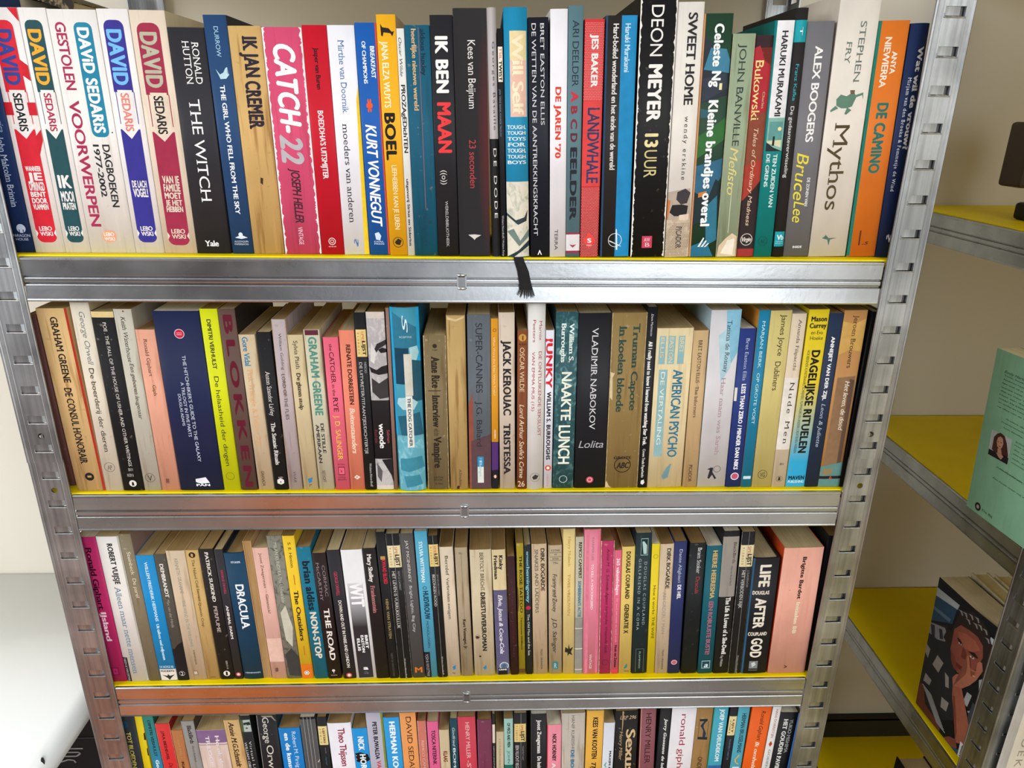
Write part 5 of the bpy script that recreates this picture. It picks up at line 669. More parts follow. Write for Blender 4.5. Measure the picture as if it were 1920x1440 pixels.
(4,23.9,8.0,-0.0068,11.4,181.1,'1a6f76','green-teal spine with black condensed capitals on the lowest shelf',[('GRAD',181.0,83.9,'1a7a6c','1a7ba0'),('T',175.0,122.5,0.42,0.72,'12262c','DIMITRI VERHULST','b'),('T',117.3,64.1,0.4,0.74,'d8e8e8','Godverdomse','B')],{'side': '0f5848'}),
(4,38.7,8.0,-0.0113,15.7,169.7,'c42a28','scarlet spine with small black condensed capitals on the lowest shelf',[('T',159.2,117.0,0.36,0.56,'2c0c10','J.M.A. BIESHEUVEL','b'),('T',112.7,63.7,0.4,0.7,'240a0c','De Angstkunstenaar','i')],{'side': '8a1c1c','wear': 'd8c0a8','wearw': 0.02}),
(4,54.3,8.0,-0.0182,12.5,160.0,'a5683a','faded orange-brown spine with illegible pale lettering on the lowest shelf',[('T',146.4,116.2,0.4,0.62,'b88858','Karl May in',''),('T',113.8,63.3,0.36,0.62,'3a2418','Kaptein Kees','b')],{'age': 1.6}),
(4,68.7,8.0,-0.0228,14.0,172.7,'87837f','speckled grey spine with black hand-lettered title on the lowest shelf',[('T',166.4,140.5,0.42,0.76,'242222','BlackBirds','b'),('T',137.2,113.4,0.48,0.66,'3a3634','Warren Roderbech','i')],{'age': 1,'side': '4a3c34'}),
(4,92.0,8.0,-0.0214,32.0,159.3,'c8b0a4','wide spine with lavender top band and pale pink body on the lowest shelf',[('P',159.2,140.9,0,1,'7c6086'),('P',138.5,137.6,0,1,'8a6c8c'),('T',151.1,105.6,0.62,0.76,'dcd0d4','Ho ok de','b'),('T',151.1,105.6,0.28,0.42,'dcd0d4','TRILOGIE','b')],{'age': 0.8}),
(4,119.0,8.0,-0.0349,17.0,173.3,'c09c68','honey cream spine with bold black slanted serif name on the lowest shelf',[('T',171.0,104.6,0.3,0.66,'261e18','Annie M.G.Schmidt','bis')],{'age': 1.6}),
(4,133.7,8.0,-0.0309,11.7,178.8,'19191b','black spine with green-tinted face photo in spectacles on the lowest shelf',[('P',173.4,156.3,0.0,0.95,'a8b4ac'),('G','4a5c3c',[(0,173.4),(0.3,173.4),(0.25,156.3),(0,156.3)]),('G','1c2c30',[(0.3,169.3),(0.9,170.6),(0.95,166.0),(0.6,165.6),(0.55,167.9),(0.5,166.0),(0.3,166.0)]),('G','3a4a44',[(0.4,161.9),(0.55,162.8),(0.7,161.9),(0.55,160.1)]),('T',142.4,102.3,0.5,0.74,'c8cac8','Virtual Li','m'),('T',141.1,91.0,0.06,0.3,'c8cac8','WILLIAM GIBSON','')],{}),
(4,150.9,8.0,0.0058,22.1,179.2,'1d1b1d','worn black spine with large flowing silver serif name on the lowest shelf',[('P',179.1,101.7,0.03,0.05,'a8a49c'),('T',176.5,139.5,0.3,0.62,'cfcac0','George','s'),('T',136.2,86.6,0.34,0.7,'cfcac0','Orwell','s'),('G','8a8680',[(0.2,148.8),(0.28,150.7),(0.3,146.0),(0.22,144.2)]),('G','8c867c',[(0.25,179.1),(0.8,179.1),(0.98,171.0),(0.9,171.9),(0.75,177.0),(0.35,176.5)])],{'age': 0.6,'side': '243c44'}),
(4,178.6,8.0,-0.0194,23.6,160.7,'0d70b4','bright blue spine with two lines of white rounded lettering on the lowest shelf',[('T',155.3,102.1,0.6,0.8,'c8dcec','Robert M. Pirsig',''),('T',153.7,80.1,0.24,0.46,'dce8f4','en de kunst van','B')],{}),
(4,199.9,8.0,-0.0175,16.8,176.0,'4a4949','grey-black spine with several thin white lengthwise lines on the lowest shelf',[('P',175.9,172.9,0,1,'1a1a1c'),('P',175.9,100.6,0.24,0.26,'b8b4b0'),('P',175.9,100.6,0.49,0.51,'b8b4b0'),('P',175.9,100.6,0.71,0.73,'b8b4b0'),('G','c8c4c0',[(0.85,110.3),(1,113.7),(1,111.8),(0.88,108.9)])],{'wear': '9a9690','wearw': 0.02}),
(4,213.8,8.0,-0.0067,10.4,175.8,'1b1a1c','black spine with yellow ticket beside the thick white one on the lowest shelf',[('K',162.8,135.5,0.02,0.98,'d8c888'),('T',159.6,138.1,0.5,0.72,'7a3a30','LIJSTERS','B'),('T',159.6,138.1,0.16,0.34,'6a5a44','2 0 8 1 2',''),('T',131.5,122.9,0.56,0.7,'808080','mat',''),('T',118.1,105.6,0.5,0.7,'2c6c84','maarten','')],{}),
(4,235.8,8.0,-0.0257,26.3,166.8,'dcd9e0','thick white spine with dark red condensed lettering on the lowest shelf',[('T',159.7,103.2,0.42,0.72,'8c2038','Theo Thijssen','b')],{'side': 'c8c4c0','bulge': 1}),
(4,257.6,8.0,-0.0251,16.7,158.6,'1888c8','azure spine with white capitals over a black cat shape on the lowest shelf',[('G','141416',[(0.05,122.0),(0.4,123.5),(0.9,120.1),(1,111.4),(0.6,106.6),(0.1,109.5)]),('D',118.7,0.12,0.03,'e8e8e8'),('D',113.4,0.12,0.03,'e8e8e8'),('T',146.7,126.3,0.34,0.74,'e8f0f4','NICK','B'),('T',120.6,78.1,0.36,0.76,'e8f0f4','HORNBY','B')],{'side': '12384e'}),
(4,275.5,8.0,-0.0246,18.5,182.1,'a9a6b4','lilac grey spine with black capitals and olive right edge on the lowest shelf',[('P',182.0,98.9,0.88,1,'7e8c2c'),('T',167.7,112.5,0.36,0.62,'1e1c22','PETER BUWALDA','B'),('T',110.5,77.6,0.4,0.66,'c84858','VAN MIJ','B')],{}),
(4,295.3,8.0,-0.0319,17.7,173.5,'2a90cc','cyan spine with tall heavy white capitals on the lowest shelf',[('T',167.8,83.2,0.36,0.72,'eaf2f6','HERMAN KOCH','B')],{}),
(4,313.5,8.0,-0.0296,18.0,180.0,'d99052','pale orange spine with dark brown serif capitals on the lowest shelf',[('T',174.3,82.7,0.38,0.72,'3a2a1c','DAVID SEDARIS','s')],{'side': 'a85c2c'}),
(4,327.5,8.0,-0.0243,9.3,167.9,'bf6c5c','dusty rose spine with chipped white edges on the lowest shelf',[('T',140.0,81.3,0.36,0.66,'dcb4a8','REMCO CAMPERT','s')],{'wear': 'dcd0c8','wearw': 0.07,'age': 1}),
(4,339.5,8.0,-0.0223,12.5,166.7,'cf5884','orchid pink spine with black condensed capitals on the lowest shelf',[('T',154.3,102.7,0.36,0.72,'2a1420','TOSCA NITERINK','b')],{}),
(4,351.9,8.0,-0.0221,11.2,154.4,'c0ac8a','short beige spine with small maroon letters on the lowest shelf',[('T',122.9,106.8,0.34,0.76,'7c2c24','KLAAS','B')],{'age': 1}),
(4,362.0,8.0,-0.0145,8.4,170.7,'0f3c4a','petrol spine with white italic serif name on the lowest shelf',[('T',157.5,129.7,0.3,0.66,'c0ccd0','Godfried','is'),('T',127.7,70.4,0.3,0.66,'c0ccd0','BOMANS','bs')],{}),
(4,378.8,8.0,-0.0279,19.9,172.7,'bd3a4a','raspberry red spine with thin pale spaced capitals on the lowest shelf',[('T',164.7,111.5,0.42,0.66,'e0bcbc','HENRY MILLER',''),('T',108.6,65.0,0.42,0.66,'e0bcbc','-STILLE','')],{'age': 0.3}),
(4,397.1,8.0,-0.0175,16.2,168.3,'6f3048','plain plum purple spine with no readable lettering on the lowest shelf',[('P',168.2,95.9,0,0.08,'7d4260')],{'age': 0.8}),
(4,407.2,8.0,-0.0153,3.3,176.5,'1a191b','very thin black spine with a pinkish white ticket on the lowest shelf',[('K',161.4,134.1,0.05,0.98,'d8c8b8'),('T',129.6,95.7,0.3,0.7,'b0aeac','KEEFMAN ZINKSTUK','')],{}),
(4,413.5,8.0,-0.0096,8.7,150.3,'b9a98a','narrow sand coloured spine with embossed unreadable lettering on the lowest shelf',[('T',140.4,96.0,0.34,0.62,'a08f72','HERBERGERS','s')],{'age': 1}),
(4,424.6,8.0,-0.0187,10.0,169.2,'8fb5aa','mint green spine titled Of Mice And Men on the lowest shelf',[('P',100.7,95.3,0,1,'1a6a58'),('T',163.2,127.3,0.36,0.7,'22302e','OF MICE AND MEN','B'),('T',122.0,63.8,0.36,0.66,'3c5c58','JOHN STEINBECK','')],{'wear': 'd0d4c8','wearw': 0.05}),
(4,437.2,8.0,-0.0146,14.5,176.8,'1a191b','black spine with large yellow ticket titled Een vlucht on the lowest shelf',[('K',161.7,135.0,0.04,0.94,'d9c07c'),('T',159.1,137.7,0.166,0.30999999999999994,'8a5a3a','9 1 0 8 0 2 0',''),('T',160.1,148.4,0.535,0.742,'b0503c','SPEL',''),('T',150.6,136.3,0.5619999999999999,0.85,'2a2420','LIJST','B'),('P',160.4,136.3,0.43599999999999994,0.45399999999999996,'8a7448'),('T',129.9,73.6,0.14,0.42,'cbc8c4','EEN VLUCHT REGENWULPEN',''),('P',176.7,161.7,0.545,0.5750000000000001,'8a8884'),('P',135.0,94.9,0.545,0.5750000000000001,'8a8884'),('T',128.5,107.2,0.66,0.8,'8f8c88','MAARTEN T HART','')],{}),
(4,460.2,8.0,-0.0258,17.4,175.3,'1b1a1c','wide plain black spine with chunky white serif lettering, no ticket on the lowest shelf',[('T',166.7,116.9,0.4,0.66,'dcd8d4','Joost Zwagerman','Bs'),('T',112.6,73.0,0.4,0.66,'dcd8d4','De buitenvrouw','Bs')],{'side': 'a8a49c'}),
(4,477.4,8.0,-0.0232,16.3,159.2,'dd8494','rose pink spine with bold black capitals on the lowest shelf',[('P',159.1,94.0,0,0.06,'c83848'),('T',145.7,105.1,0.38,0.66,'1f1518','NICK HORNBY','B'),('T',102.4,62.5,0.36,0.64,'e8d8d4','ABOUT','B')],{}),
(4,500.0,8.0,-0.0286,26.3,175.5,'b5aca0','wide stained greige spine with thin grey then blue capitals on the lowest shelf',[('T',172.3,123.3,0.42,0.56,'5c5854','HANIF KUREISHI',''),('T',121.4,61.9,0.4,0.56,'2c7298','DE BOEDDHA','B')],{'age': 1.4,'side': 'c4bcb0'}),
(4,523.1,8.0,-0.0191,19.3,178.7,'d9a440','amber yellow spine with black condensed capitals on the lowest shelf',[('T',169.1,107.4,0.38,0.68,'27201a','KEES VAN KOOTEN','B'),('T',102.3,51.1,0.38,0.66,'27201a','TIJD LIJDT','bi')],{}),
(4,539.4,8.0,-0.0173,12.6,160.8,'cdd0da','narrow bluish white spine with lettering only near its foot on the lowest shelf',[('T',119.0,60.9,0.6,0.8,'26262c','MAXIM HARTMAN','B'),('T',102.4,60.9,0.2,0.4,'4ca888','VIOOL','B')],{}),
(4,562.0,8.0,-0.0369,25.5,177.6,'1a1815','worn black spine titled Sexus in large cream swash letters on the lowest shelf',[('H',171.1,165.7,0.2,0.92,'c0a888','LRP 296','i'),('T',150.7,83.6,0.5,0.92,'d0b488','Sexus','bs'),('T',147.8,104.4,0.2,0.36,'b89c74','Henry Miller','i'),('G','b89870',[(0.3,177.5),(0.36,176.9),(0.34,156.3),(0.3,143.1),(0.3,156.3)])],{'age': 1}),
(4,587.7,8.0,-0.0426,17.4,181.9,'824b52','dull rose spine with thin tall black capitals on the lowest shelf',[('P',181.8,91.5,0,0.05,'c08c78'),('T',174.1,98.9,0.34,0.72,'2c1a20','HENRY MILLER','')],{'age': 0.4}),
(4,602.9,8.0,-0.017,12.4,180.0,'1a1a1c','black spine with irregular white lowercase lettering on the lowest shelf',[('T',166.1,59.3,0.46,0.74,'d8d6d4','Jerry Goossens de lokroep van','Bi')],{}),
(4,623.6,8.0,-0.0142,28.1,180.9,'dcd8dc','wide white spine with large crimson lowercase letters on the lowest shelf',[('T',171.7,68.9,0.4,0.66,'9c2040','ronald giphart',''),('D',113.6,0.12,0.01,'907080')],{}),
(4,647.5,8.0,-0.0157,18.4,180.9,'947243','brown kraft spine with an ornate blue letter scroll on the lowest shelf',[('G','262c34',[(0.2,164.3),(0.7,164.6),(0.72,161.0),(0.24,161.0)]),('G','22384c',[(0.5,161.0),(0.66,161.0),(0.46,154.4),(0.7,143.0),(0.66,136.3),(0.5,138.2),(0.52,146.8),(0.3,154.4)]),('G','262c34',[(0.2,138.2),(0.8,137.3),(0.82,133.4),(0.2,134.4)]),('P',161.0,137.3,0.21,0.23,'3a3a38'),('P',161.0,137.3,0.77,0.79,'3a3a38'),('T',107.7,58.1,0.36,0.66,'2a241c','ONDERWERELD','')],{'age': 1}),
(4,665.3,8.0,-0.0124,16.5,181.6,'3d9cb2','light teal blue spine with white rounded playful capitals on the lowest shelf',[('P',94.0,89.5,0,1,'34609c'),('P',181.5,89.5,0,0.05,'2c8c5c'),('T',178.5,100.4,0.46,0.76,'d8ecee','JOEP VAN DEUDEKOM','B')],{}),
(4,678.4,8.0,-0.0019,9.0,181.8,'1a1a1d','thin black spine with pale yellow ticket between two blue ones on the lowest shelf',[('K',167.8,139.6,0.02,0.98,'dccf98'),('T',163.1,143.3,0.5,0.72,'6a3a30','LIJST','B'),('T',163.1,143.3,0.16,0.34,'6a5a44','2081',''),('T',133.7,102.5,0.4,0.62,'6c84a0','MAARTEN T HART DE','')],{}),
(4,690.0,8.0,-0.0032,13.1,181.6,'4a9cb0','blue-green spine with a yellow banana under narrow capitals on the lowest shelf',[('T',171.8,113.1,0.4,0.78,'203c48','HERMAN BRUSSELMANS','b'),('G','d8b468',[(0.62,110.1),(0.7,108.7),(0.42,103.2),(0.45,98.8),(0.75,95.3),(0.6,94.9),(0.34,98.8),(0.3,103.2)]),('P',91.3,88.9,0.2,0.8,'dce4e6')],{}),
(4,708.2,8.0,0.0096,22.5,182.6,'e05c12','vivid orange spine with black then white handwritten lettering on the lowest shelf',[('T',175.1,130.6,0.5,0.72,'2c160c','Ronald Giphart','i'),('T',129.3,56.6,0.46,0.68,'f0d4bc','Ik omhels je met','bi')],{}),
(4,724.4,8.0,0.0166,9.5,182.6,'d8d6d4','narrow white spine with red name and small red diamond on the lowest shelf',[('T',177.3,134.6,0.4,0.7,'a85058','HANS DORRESTIJN','s'),('G','b43c2c',[(0.5,130.2),(0.72,125.4),(0.5,121.0),(0.28,125.4)]),('T',117.1,56.1,0.4,0.68,'4a6c84','GOEIENAVOND','s')],{}),
(4,740.2,8.0,0.0147,20.6,171.9,'17181b','thick black spine with two white lines of condensed capitals on the lowest shelf',[('T',161.6,111.4,0.6,0.8,'b8bab8','YUKIO MISHIMA','s'),('T',162.6,66.0,0.26,0.5,'d8d8d4','HET GOUDEN PAVILJOEN','Bs')],{}),
(4,753.2,8.0,0.0125,4.0,170.5,'3c82d8','thin bright blue spine against the right post on the lowest shelf',[],{})
]

GRP = {1: 'books on the top shelf', 2: 'books on the second shelf', 3: 'books on the third shelf', 4: 'books on the lowest shelf'}
for (row, xc, y0, lean, T, H, col, label, items, o) in BOOKS:
    z = ZS[row - 1] + T * MM / 2 * abs(math.sin(lean)) + .00025
    make_book((xc * MM, y0 * MM, z), lean, T, H, col, label, items, o, GRP[row])
# ------------------------------------------------------------ books and odds on the right-hand rack
def on_side(root, D, T, c, v, s, size, L, col, st):
    vs, fs = glyphs(s, st); xa, xb = min(p[0] for p in vs), max(p[0] for p in vs)
    P = [(c + (p[0] - xa) / (xb - xa) * L, v + p[1] / CAP * size * .7) + tuple(p[2:]) for p in vs]
    P2 = [(min(p[0], .995),) + tuple(p[1:]) for p in P]
    sf = Side(T, 0, D); sf.pt = lambda cc, vv, off: (-T * MM / 2 - off * MM, (1 - cc) * D * MM, vv * MM)
    put(sf, (P2, fs), ink(col), .35, 'lettering', root, cut=False)
def lean_at(root, corner, T, D, rx, ry):      # stands on its far lower corner, tipped rx in its own plane and ry outwards
    root.rotation_euler = (rx, ry, 0)
    root.location = Vector(corner) + Vector((0, 0, .0007)) - root.rotation_euler.to_matrix() @ Vector((-T * MM / 2, D * MM, 0))
Tm = 38
man = make_book((0, 0, -.6), 0, Tm, 196, '171a22', 'glossy paperback with cover photo of a man in a checked shirt, cheek on hand', [], dict(age=0), 'books on the right rack', D=132, side_items=[('G','14161c',[(0.001,191.0),(0.999,200.9),(0.999,0.5),(0.001,0.5)]),('G','2c4a66',[(0.001,181.7),(0.3241,182.5),(0.2955,153.1),(0.001,131.3)]),('G','b4bcc0',[(0.001,180.7),(0.3429,184.2),(0.326,176.3),(0.001,168.8)]),('G','5a7488',[(0.001,153.2),(0.2647,156.7),(0.253,151.3),(0.001,148.4)]),('G','bcc4cc',[(0.7886,181.4),(0.8828,182.6),(0.8653,172.8),(0.783,174.8)]),('G','26282c',[(0.001,127.4),(0.2411,145.8),(0.4597,97.3),(0.592,13.4),(0.4453,0.5),(0.0099,0.5)]),('G','8c8c90',[(0.001,128.2),(0.2083,139.0),(0.276,131.6),(0.2445,121.9),(0.1383,114.8),(0.001,112.1)]),('G','2e3038',[(0.0029,125.7),(0.0636,129.1),(0.0954,114.1),(0.0435,112.4)]),('G','2e3038',[(0.1291,130.8),(0.1767,133.5),(0.2149,122.3),(0.1688,118.9)]),('G','9c9690',[(0.1799,95.2),(0.2815,93.1),(0.2375,73.8),(0.1349,76.3)]),('G','9c9690',[(0.001,94.7),(0.0648,92.7),(0.0532,77.7),(0.001,81.9)]),('G','9c9690',[(0.3245,84.1),(0.3883,83.0),(0.4174,69.3),(0.3686,66.7)]),('G','9c9690',[(0.3471,48.5),(0.4562,51.0),(0.4442,36.6),(0.3582,34.0)]),('G','9c9690',[(0.0619,55.1),(0.1659,54.5),(0.1489,44.5),(0.0503,42.0)]),('G','a8aaaa',[(0.6534,89.9),(0.7183,91.7),(0.6909,72.3),(0.6232,71.2)]),('G','a8aaaa',[(0.7021,67.0),(0.7841,78.7),(0.8156,73.8),(0.746,66.7)]),('G','a8aaaa',[(0.7611,118.8),(0.8238,127.7),(0.8291,115.7),(0.7867,106.8)]),('G','a8aaaa',[(0.7407,54.0),(0.791,55.6),(0.8148,46.4),(0.7715,46.7)]),('G','3c444c',[(0.7486,85.5),(0.8379,82.8),(0.8153,54.2),(0.711,52.7)]),('G','2b2220',[(0.3051,143.2),(0.3748,179.7),(0.5218,191.9),(0.67,190.3),(0.7498,185.7),(0.8333,169.6),(0.8471,146.7),(0.8238,127.7),(0.7428,127.4),(0.7098,157.3),(0.5361,165.2),(0.4125,162.0),(0.3452,151.3),(0.3396,137.8),(0.3147,122.2),(0.2778,122.9),(0.213,125.5),(0.2489,142.2)]),('G','8f8a88',[(0.3336,178.1),(0.3911,180.3),(0.4142,175.7),(0.3987,174.7),(0.3748,177.6)]),('G','8f8a88',[(0.3952,180.5),(0.4517,182.7),(0.4745,178.1),(0.4593,177.1),(0.4358,179.9)]),('G','8f8a88',[(0.4738,184.5),(0.5289,186.6),(0.5512,182.1),(0.5364,181.1),(0.5134,183.9)]),('G','8f8a88',[(0.5522,187.5),(0.606,189.6),(0.628,185.1),(0.6135,184.2),(0.5909,187.0)]),('G','8f8a88',[(0.6053,182.2),(0.6584,184.3),(0.6801,179.8),(0.6658,178.9),(0.6435,181.7)]),('G','8f8a88',[(0.676,182.7),(0.7279,184.8),(0.7493,180.4),(0.7353,179.4),(0.7134,182.2)]),('G','8f8a88',[(0.7228,175.0),(0.7741,177.1),(0.7953,172.7),(0.7815,171.8),(0.7598,174.5)]),('G','8f8a88',[(0.4487,175.9),(0.5044,178.1),(0.527,173.6),(0.512,172.6),(0.4887,175.4)]),('G','8f8a88',[(0.5494,179.0),(0.6033,181.2),(0.6254,176.7),(0.6108,175.7),(0.5882,178.5)]),('G','8e4c3c',[(0.3376,149.5),(0.4117,162.3),(0.5343,166.1),(0.6468,167.6),(0.7244,162.9),(0.7533,149.3),(0.7228,136.8),(0.6833,121.1),(0.5916,108.8),(0.4875,100.3),(0.3992,104.2),(0.3378,120.1)]),('G','a55c46',[(0.3904,151.3),(0.5078,158.3),(0.632,159.9),(0.705,154.7),(0.623,144.4),(0.5272,139.0),(0.4393,138.9)]),('G','7a3c30',[(0.3455,120.8),(0.4215,115.4),(0.4929,103.1),(0.4296,100.8),(0.3725,108.1)]),('G','241816',[(0.3906,142.7),(0.4324,144.2),(0.4826,141.4),(0.4695,139.3),(0.4236,139.9)]),('G','241816',[(0.565,139.6),(0.6422,145.3),(0.6996,143.8),(0.6882,141.4),(0.6224,139.7)]),('G','c8c0b8',[(0.427,139.4),(0.4691,140.5),(0.4685,138.7),(0.4289,137.4)]),('G','c8c0b8',[(0.5962,137.0),(0.6558,138.9),(0.6519,136.8),(0.6006,135.0)]),('G','2a1814',[(0.4451,140.3),(0.4599,140.7),(0.4596,138.7),(0.4452,138.2)]),('G','2a1814',[(0.6212,138.3),(0.6373,138.7),(0.6354,136.6),(0.6196,136.1)]),('G','6e3428',[(0.4926,139.8),(0.5565,133.4),(0.5541,126.4),(0.5064,124.0),(0.4917,124.7)]),('G','6a2426',[(0.4471,111.9),(0.5166,113.0),(0.5802,116.2),(0.5747,112.6),(0.5067,107.1),(0.451,107.9)]),('G','b06c54',[(0.5916,108.8),(0.5934,120.1),(0.5638,132.0),(0.5778,135.6),(0.6103,130.4),(0.6394,121.8),(0.7053,125.5),(0.7056,137.1),(0.729,141.6),(0.7577,142.5),(0.7859,134.0),(0.7358,116.1),(0.6716,101.6),(0.5909,88.4),(0.4663,78.1),(0.4376,88.3),(0.4813,97.9)]),('G','8a4838',[(0.6394,121.8),(0.6624,121.0),(0.709,123.8),(0.6858,115.0),(0.6561,113.9)]),('G','5e2c24',[(0.5904,134.8),(0.5999,135.3),(0.6428,123.2),(0.6348,121.9)]),('G','c8a878',[(0.6802,117.6),(0.7096,118.6),(0.7071,116.8),(0.678,115.6)]),('G','a35e48',[(0.4643,79.0),(0.5819,87.5),(0.6443,75.8),(0.7889,46.6),(0.7884,26.5),(0.6399,12.5),(0.5523,45.1),(0.48,66.1)]),('G','7c4032',[(0.4894,67.2),(0.521,68.5),(0.6347,27.8),(0.6399,12.5),(0.5486,44.7)]),('G','101216',[(0.3348,10.2),(0.5548,36.3),(0.6246,19.7),(0.4987,1.9),(0.406,0.5)]),('G','7c4438',[(0.4779,0.5),(0.5504,11.0),(0.6413,17.2),(0.6769,7.9),(0.6229,0.5),(0.5258,0.5)]),('G','6a382c',[(0.001,33.8),(0.0732,37.4),(0.1474,14.6),(0.4096,9.8),(0.41,0.5),(0.1631,0.5),(0.0078,0.5)]),('G','2f4a5c',[(0.5752,0.5),(0.6553,5.2),(0.79,15.5),(0.7759,0.5),(0.7409,0.5)]),('G','d8dadc',[(0.703,22.1),(0.7791,22.7),(0.7642,0.5),(0.7024,0.5)]),('G','202020',[(0.7312,19.3),(0.7641,19.4),(0.7512,2.6),(0.7191,1.9)]),('G','d8dadc',[(0.7385,18.0),(0.7562,18.0),(0.7439,3.9),(0.7264,3.7)]),('G','b8b8b8',[(0.0528,37.1),(0.2151,36.0),(0.2126,34.8),(0.0502,35.8)]),('G','b8b8b8',[(0.0774,34.7),(0.2388,33.7),(0.2363,32.5),(0.0748,33.5)]),('G','b8b8b8',[(0.1019,32.4),(0.2624,31.5),(0.2599,30.3),(0.0993,31.2)]),('G','b8b8b8',[(0.1263,30.1),(0.2859,29.2),(0.2834,28.0),(0.1237,28.9)]),('G','b8b8b8',[(0.1506,27.8),(0.3092,27.0),(0.3068,25.8),(0.148,26.6)]),('G','b8b8b8',[(0.1747,25.6),(0.3325,24.8),(0.3301,23.6),(0.1721,24.3)]),('G','b8b8b8',[(0.1987,23.3),(0.3556,22.6),(0.3533,21.3),(0.1962,22.1)]),('G','b8b8b8',[(0.2226,21.0),(0.3787,20.3),(0.3763,19.1),(0.2201,19.8)]),('G','b8b8b8',[(0.2464,18.8),(0.4016,18.2),(0.3993,16.9),(0.2439,17.6)]),('G','b8b8b8',[(0.27,16.6),(0.4244,16.0),(0.4221,14.8),(0.2676,15.3)]),('G','b8b8b8',[(0.2936,14.4),(0.4471,13.8),(0.4448,12.6),(0.2912,13.1)]),('G','b8b8b8',[(0.317,12.1),(0.4697,11.6),(0.4675,10.4),(0.3146,10.9)]),('G','b8b8b8',[(0.3403,9.9),(0.4922,9.5),(0.49,8.3),(0.338,8.7)])], pagec='cfc4a8')
lean_at(man, (0.9838, 0.1336, -0.6305), Tm, 132, math.radians(-3.2), math.radians(-1.0))
Tb = 26
mint = make_book((0, 0, -.3), 0, Tb, 194, '8fbf9c', 'mint green paperback showing its back cover with small author portrait', [], dict(age=0, side='86b896'), 'books on the right rack', D=132, side_items=[('G','c8cac8',[(0.1267,103.9),(0.3689,105.0),(0.3787,75.4),(0.1346,74.6)]),('G','55706a',[(0.1313,103.3),(0.3656,104.4),(0.3636,101.6),(0.1357,101.3)]),('G','b5b9bb',[(0.1335,103.1),(0.3644,104.2),(0.374,76.1),(0.1402,75.2)]),('G','4a2820',[(0.197,102.8),(0.2329,105.5),(0.2849,104.4),(0.3235,97.8),(0.3389,89.2),(0.3684,84.6),(0.3166,78.4),(0.2301,79.8),(0.169,82.8),(0.1748,89.6),(0.1668,97.2)]),('G','c09078',[(0.2138,98.9),(0.2415,101.6),(0.2719,100.5),(0.2871,95.0),(0.2787,89.8),(0.2557,87.4),(0.2235,89.1),(0.2081,93.8)]),('G','2a1816',[(0.2177,94.8),(0.2339,95.1),(0.2354,94.4),(0.2195,94.0)]),('G','2a1816',[(0.253,95.5),(0.2705,95.8),(0.2709,94.9),(0.2549,94.7)]),('G','963c3c',[(0.2372,90.5),(0.2655,91.3),(0.2614,90.1),(0.2424,89.7)]),('G','b88870',[(0.2341,87.3),(0.275,88.5),(0.2926,83.4),(0.242,82.1)]),('G','1c1a1e',[(0.1344,81.1),(0.192,81.6),(0.2263,81.5),(0.2989,79.0),(0.3371,84.1),(0.3758,83.5),(0.3781,75.7),(0.1361,74.7)]),('G','b88870',[(0.2263,81.5),(0.2896,83.2),(0.3178,81.7),(0.2952,76.8),(0.2638,78.2)]),('D',8.7,0.1428,0.038,'2a1c22'),('D',8.7,0.1428,0.018,'b0a098')], pagec='d8cfae')
lean_at(mint, (0.9665, 0.1123, -0.312), Tb, 132, math.radians(-2.2), math.radians(-1.6))
for (c, v, s, size, L, col, st) in [(0.1394, 171.3, 'Emily Hartly is een vrouw van', 4.2, 0.62, '2c4a3c', 'i'), (0.1422, 167.8, 'Toch, heeft een hart dat haar', 2.3, 0.6, '2c4a3c', ''), (0.1402, 163.4, 'Anderen haar een beetje stil vond', 2.3, 0.62, '2c4a3c', ''), (0.1383, 159.0, 'lijkt wel of je soms iemand kent', 2.3, 0.62, '2c4a3c', ''), (0.1354, 154.3, 'wereld, twist en zich te verliezen', 2.3, 0.63, '2c4a3c', ''), (0.1364, 150.0, 'dat ze haar leven in kringen', 2.3, 0.63, '2c4a3c', ''), (0.1344, 145.6, 'Haar een diamant liefde dus', 2.3, 0.63, '2c4a3c', ''), (0.1339, 141.2, 'maar hij blijft langzaam van', 2.3, 0.62, '2c4a3c', ''), (0.1365, 136.9, 'en anderen haar van liefde naar', 2.3, 0.6, '2c4a3c', ''), (0.1342, 131.8, 'op alles van de enige een haar', 2.3, 0.6, '2c4a3c', ''), (0.2534, 122.6, 'Anders dan liefde is een', 2.3, 0.5, '2c4a3c', 'i'), (0.2232, 117.6, 'humoristisch relaas over', 2.3, 0.5, '2c4a3c', ''), (0.2562, 112.3, 'hun familie, vriendschap', 2.3, 0.5, '2c4a3c', ''), (0.4131, 104.4, 'Julie Buxbaum', 2.3, 0.35, '2c4a3c', ''), (0.4136, 100.5, 'met de nieuwe', 2.3, 0.3, '2c4a3c', ''), (0.4171, 95.3, 'Ze won als', 2.3, 0.25, '2c4a3c', ''), (0.4163, 90.6, 'eerste haar', 2.3, 0.25, '2c4a3c', ''), (0.4185, 85.2, 'ook, Julie Bux', 2.3, 0.3, '2c4a3c', ''), (0.4191, 80.5, 'momenteel aan', 2.3, 0.3, '2c4a3c', ''), (0.2596, 66.1, 'Julie Buxbaum schrijft in een', 2.5, 0.62, '2c4a3c', 'i'), (0.3075, 65.8, 'met soms een vleugje poezie', 2.5, 0.56, '2c4a3c', 'i'), (0.248, 51.8, 'Een boek waar wij erg gelukkig van', 2.6, 0.66, '2c4a3c', 'i'), (0.2035, 7.4, 'De Bij', 4.0, 0.13, '2c4a3c', 's')]: on_side(mint, 132, Tb, c, v, s, size, L, col, st)
make_book((1.034, .027, -.6306), 0, 21, 201, 'c9bd98', 'cream book standing behind the one with the man on its cover', [], dict(age=.6, hard=1, bulge=1.5), 'books on the right rack', D=120, pagec='d8cda8')
